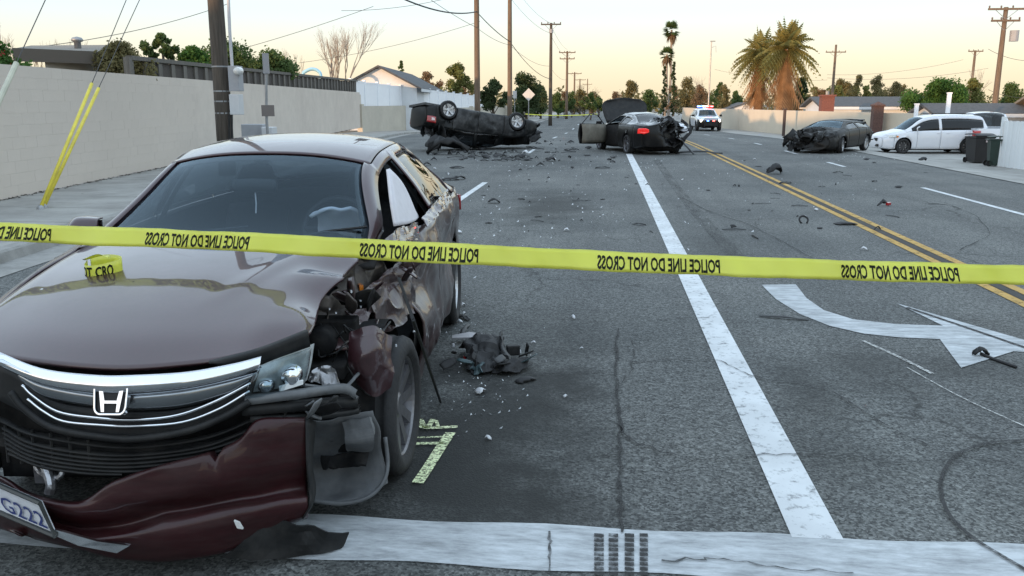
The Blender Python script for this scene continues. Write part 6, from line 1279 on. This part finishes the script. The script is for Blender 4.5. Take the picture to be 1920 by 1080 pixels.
def tape_at(px, v, off=0.):
    i = np.interp(px, tp[:, 0], np.arange(len(tp))); q = np.array([np.interp(i, range(len(tp)), tp[:, j]) for j in range(1, 7)]); a, b = q[:3], q[3:]; e = a+(b-a)*v; e[1] -= (v-.5)*.034
    e[1] += .010*math.sin(px*.021)*(v-.5)+.004*math.sin(px*.047+v*2)+.004*math.sin(px*.11-v*3)-off; e[2] += .0008*math.sin(px*.03); return e
tape = empty('police_tape', (0, 0, 0), 0, 'yellow barrier tape with mirrored print stretched across the whole view', 'barrier tape')
A = np.array([[tape_at(px, v) for px in np.linspace(-700, 2600, 200)] for v in np.linspace(0, 1, 6)]); MB().grid(A).build('tape_band', TAPE, tape, smooth=True, solid=.0006)
for x0, x1 in ((-105, 97), (273, 468), (675, 897), (1120, 1350), (1577, 1800)):
    glyphs('POLICE LINE DO NOT CROSS', lambda u, v: tape_at(u, v, .0022), x0, x1, .20, .90, TINK, tape, 'lettering', mirror=True)
# loop of tape lying on the hood
def hood_z(x, y):
    d = (Hc[..., 0]-x)**2+(Hc[..., 1]-y)**2; k = np.unravel_index(d.argmin(), d.shape); return Hc[k][2]
lp = FZ(180, 523, .93)
for _ in range(6): lp = FZ(180, 523, hood_z(lp[0], lp[1])+.008)
lpw = np.array([ACX+lp[0]*_ca-lp[1]*_sa, ACY+lp[0]*_sa+lp[1]*_ca, lp[2]])
tl = empty('tape_loop', tuple(lpw+np.array([0, .055, 0])), 0, 'curled loop of yellow barrier tape lying on the hood', 'barrier tape')
def loopat(a, z): r_ = 1+.12*math.sin(3*a+1); return np.array([.078*r_*math.cos(a), .055*r_*math.sin(a), .002+.072*z+.012*math.sin(a+.4)*(z+.3)])
MB().grid(np.array([[loopat(a, z) for a in np.linspace(-3.35, 2.6, 40)] for z in (0, .33, .66, 1)])).build('tape_band', TAPE, tl, smooth=True, solid=.0006)
def loopt(u, v): a = -math.pi*(1-u); e = loopat(a, 1-v); e[:2] *= 1.03; return e
glyphs('OT CRO', loopt, .24, .84, .12, .88, TINK, tl, 'lettering')
MB().grid(patch([[(-.075, 0, .07), (-.02, .03, .085), (.03, .02, .09)], [(-.07, -.03, .078), (-.01, -.01, .10), (.045, -.02, .085)]], 6, 10)).build('tape_tail', TAPE, tl, smooth=True, solid=.0006)
# far tape across the road
a, b = P(985, 213, 70), P(1120, 213, 74); ft = empty('far_police_tape', (0, 0, 0), 0, 'far strip of yellow barrier tape strung across the road behind the wrecks', 'barrier tape'); c = cable(a, b, .12, 12); MB().grid(np.array([[p_ for p_ in c], [p_-np.array([0, 0, .06]) for p_ in c]])).build('tape_band', TAPE, ft)
# ================================================================== debris
DBM = [BLK, mat('matt black shard', (.014, .014, .015), .7, var=.3, vscale=9), mat('dark grey shard', (.026, .027, .028), .55, var=.3, vscale=9)]
def shard(seed, L_, W_, H_):
    r_ = np.random.default_rng(seed); n = 7; A = np.zeros((n, 5, 3))
    for i in range(n):
        t = i/(n-1)*2-1; w_ = W_*(1-abs(t)**3*.7)*r_.uniform(.6, 1.1)
        for j in range(5): s = j/4*2-1; A[i, j] = (t*L_+r_.normal(0, .04*L_), s*w_+r_.normal(0, .1*W_), H_*(1-t*t)*(.6+.6*math.cos(s*1.4))+r_.normal(0, .15*H_))
    A[..., 2] -= A[..., 2].min()-.004; m = MB(); m.grid(A); return m
shapes = []
for k, (l, w_, h_) in enumerate(((.22, .09, .05), (.12, .10, .06), (.30, .05, .03), (.08, .06, .05), (.16, .12, .03), (.10, .04, .07))):
    o = shard(k+3, l, w_, h_).build('s', DBM[k % 3], solid=-.008, smooth=True); bm = bmesh.new(); dg = bpy.context.evaluated_depsgraph_get(); bm.from_object(o, dg); me = bpy.data.meshes.new('shard'); bm.to_mesh(me); bm.free(); me.materials.clear(); me.materials.append(DBM[k % 3]); shapes.append(me); bpy.data.objects.remove(o)
WSH = mat('pale broken plastic', (.55, .56, .58), .45, var=.1, vscale=9); wme = shapes[3].copy(); wme.materials.clear(); wme.materials.append(WSH)
rd = random.Random(21)
def put(px, py, me, s, label, group=None, name='debris_piece', cat='debris', rz=None, sz=None):
    g_ = G(px, py); o = link(name, me, None, (g_[0], g_[1], g_[2]+.003), (0, 0, rd.uniform(0, 6.28) if rz is None else rz), (s, s*rd.uniform(.7, 1.2), s*(sz or rd.uniform(.7, 1.2)))); return tag(o, label, cat, group)
LB1, GR1_ = 'small dark plastic fragment scattered on the road between the overturned car and coupe', 'fragments between the overturned car and coupe'
for k in range(150):
    px, py = rd.gauss(970, 85), 262+abs(rd.gauss(0, 26))
    if 1105 < px < 1300 and py < 294: continue
    if px < 990 and py < 285: py += 18
    if px > 1150 or px < 800: continue
    put(px, py, rd.choice(shapes), rd.uniform(.3, 1.2), LB1, GR1_)
LB2, GR2_ = 'small dark fragment lying on the right hand lanes', 'fragments on the right hand lanes'
for k in range(26): put(rd.uniform(1290, 1760), rd.uniform(298, 455), rd.choice(shapes), rd.uniform(.25, .6), LB2, GR2_)
LB3, GR3_ = 'tiny dark fragment on the left lanes beyond the maroon sedan', 'fragments on the left lanes'
for k in range(22): put(rd.uniform(880, 1250), rd.uniform(325, 440), rd.choice(shapes), rd.uniform(.18, .45), LB3, GR3_)
LB4, GR4_ = 'pale plastic chip lying on the asphalt', 'pale chips on the asphalt'
for (px, py, s) in ((985, 291, 1.6), (1040, 300, .6), (1062, 434, .5), (901, 738, .5), (862, 605, .35), (868, 575, .35), (870, 590, .3), (860, 437, .6), (1530, 395, .6), (1510, 408, .4), (1620, 470, .5), (1280, 338, .5), (1415, 300, .6), (955, 322, .5), (1075, 598, .35), (1180, 510, .3), (915, 825, .25), (1090, 655, .2), (1000, 645, .25), (1060, 745, .2), (840, 327, .5), (815, 318, .6)): put(px, py, wme, s, LB4, GR4_)
for (px, py, k, s, lb, rz) in ((1452, 326, 1, 1.7, 'crumpled dark chunk lying on the double yellow line', .4), (1472, 344, 0, .8, 'flat dark strip just below the chunk on the yellow line', .6), (1585, 421, 4, 1.0, 'flat dark plate in the right lanes above the tape', .1), (1470, 598, 2, .62, 'flat dark rubber strip beside the tail of the turn arrow', -.25), (155, 377, 1, 1.2, 'black lump on the pavement near the yellow guards', .3), (843, 338, 4, 1.3, 'dark plate on the road right above the maroon sedan mirror line', .2), (1310, 289, 2, 2.6, 'long black strip on the yellow line behind the coupe', .05), (840, 290, 0, 3.0, 'large curved black panel on the road under the overturned car', .1), (815, 286, 1, 2.6, 'bulky torn black part beside the overturned car roof', 1.2), (1495, 275, 0, 3.2, 'black detached bumper lying left of the hatchback', .5), (1730, 302, 1, 1.2, 'dark lump at the edge of the driveway', .5), (1625, 300, 1, .8, 'small dark lump right of the hatchback wheel', .9), (1685, 352, 1, .7, 'small black wedge above the long white dash', .9), (926, 381, 3, 1.3, 'single black block on the left lane', .3), (1130, 316, 0, .9, 'dark curved piece left of the white lane line top', .3)):
    put(px, py, shapes[k], s, lb, rz=rz, sz=s*.9 if k in (0, 1) else None)
g_ = G(1655, 386); o = empty('lamp_fragment', tuple(g_), .3, 'black and red lamp fragment in the right lanes', 'debris'); link('black_shell', shapes[5], o, (0, 0, 0), (0, 0, .1), (1.1, 1, 1)); mb = MB(); mb.box((.09, -.02, .035), (.09, .05, .05), .3); mb.build('red_lens', REDL, o, bevel=.01)
g_ = G(1507, 419); mb = MB(); mb.tube([(.06*math.cos(a), .04*math.sin(a)+.02, .05+.05*math.sin(a)) for a in np.linspace(-.9, 4.2, 16)], .014, 6); o = mb.build('hose_ring', DBM[1]); o.location = tuple(g_); tag(o, 'small black bent hose loop standing on the right lanes', 'debris')
g_ = G(1838, 668); o = empty('cable_fragment', tuple(g_), 0, 'black connector with a trailing cable on the turn arrow head', 'debris'); link('connector', shapes[3], o, (0, 0, 0), (0, 0, .3), (.8, .6, .8)); q = G(1905, 691)-g_; mb = MB(); mb.tube(cr([(0, 0, .02), q*.4+np.array([0, .015, .01]), q+np.array([0, 0, .01])], 12), .011, 6); mb.build('cable', DBM[1], o, smooth=True)
# torn wheel-side wreckage on the road beside the sedan
g_ = G(912, 690); hp = empty('torn_wreckage', tuple(g_), 0, 'heap of torn black car parts on the road beside the maroon sedan', 'debris'); q = lambda x, y, z=0.: G(x, y)-g_+np.array([0, 0, z])
TEAL = mat('teal fluid sheen plastic', (.06, .10, .11), .35, var=.4, vscale=12)
crump('torn_cover', [[q(862, 662, .02), q(905, 655, .03), q(935, 650, .02)], [q(866, 672, .10), q(905, 668, .15), q(940, 668, .10)], [q(872, 700, .01), q(905, 705, .02), q(945, 700, .01)]], DBM[1], 20, 22, amp=.022, fr=13, seed=81, parent=hp)
crump('bent_plate', [[q(930, 665, .03), q(935, 668, .17), q(945, 672, .02)], [q(940, 690, .02), q(950, 692, .06), q(960, 690, .01)]], DBM[2], 10, 14, amp=.02, fr=12, seed=83, parent=hp)
crump('torn_tyre_tread', [[q(925, 702, .01), q(955, 706, .02), q(985, 696, .01)], [q(925, 694, .06), q(955, 697, .07), q(988, 686, .05)], [q(925, 690, .01), q(955, 690, .02), q(982, 682, .01)]], TYRE, 12, 20, amp=.012, fr=14, seed=85, parent=hp)
crump('lamp_shell', [[q(880, 700, .01), q(900, 708, .02)], [q(880, 694, .06), q(902, 700, .05)]], TEAL, 10, 12, amp=.02, fr=18, seed=87, parent=hp)
mb = MB(); mb.box(q(962, 672, .06), (.09, .05, .07), .3); mb.build('black_bracket', BLK, hp, bevel=.008)
for (x, y, m_) in ((974, 672, WSH), (943, 684, WSH), (850, 660, WSH), (872, 684, REDL)): mb = MB(); mb.box(q(x, y, .05), (.018, .014, .02), .7); mb.build('chip', m_, hp)
mb = MB(); mb.grid(np.array([[q(848, 641, .05), q(880, 637, .06), q(905, 638, .05)], [q(848, 646, .05), q(880, 645, .05), q(905, 642, .05)]])); mb.build('trim_strip', mat('grey trim', (.3, .29, .3), .4), hp, solid=-.01)
torn_bits(hp, 14, (0.02, .0, .06), (.26, .12, .04), 31, [DBM[0], DBM[1], DBM[2], TEAL], 'shard', (.025, .07))
put(985, 715, shapes[4], .45, 'flat dark flake in front of the torn wreckage heap'); put(870, 598, shapes[0], .4, 'small dark scrap by the sedan rear wheel'); put(872, 618, shapes[2], .5, 'thin dark scrap below the sedan rear wheel')
for (x, y) in ((238, 484), (80, 545), (498, 514), (252, 532)):
    c = FZ(x, y, .95)
    for _ in range(6): c = FZ(x, y, hood_z(c[0], c[1])+.004)
    wv = (ACX+c[0]*_ca-c[1]*_sa, ACY+c[0]*_sa+c[1]*_ca, c[2]); o = link('glass_chip', wme if x != 252 else shapes[3], None, wv, (0, 0, rd.uniform(0, 6)), (.16, .16, .12)); tag(o, 'tiny broken chip lying on the maroon hood', 'debris', 'chips on the maroon hood')

# glittering grit of broken glass round the wrecks, far too fine to count
gr = MB(); r2 = np.random.default_rng(5)
for (cx, cy, sx, sy, n_) in ((960, 290, 90, 22, 420), (1180, 305, 70, 14, 160), (1560, 292, 60, 8, 120), (1400, 350, 160, 45, 160), (900, 720, 45, 50, 150), (860, 590, 18, 30, 60), (1010, 390, 110, 40, 160)):
    for _ in range(n_):
        q = G(cx+r2.normal(0, sx), max(255, cy+r2.normal(0, sy))); s_ = r2.uniform(.004, .012)*(1 if cy > 500 else 2.2); a = r2.uniform(0, 6.28); c_, d_ = math.cos(a)*s_, math.sin(a)*s_
        gr.add([(q[0]-c_, q[1]-d_, q[2]+.004), (q[0]+d_, q[1]-c_, q[2]+.004+s_*.3), (q[0]+c_*.7, q[1]+d_, q[2]+.004+s_), ], [(0, 1, 2)])
tag(gr.build('glass_grit', mat('broken glass grit', (.5, .52, .53), .2)), kind='stuff')
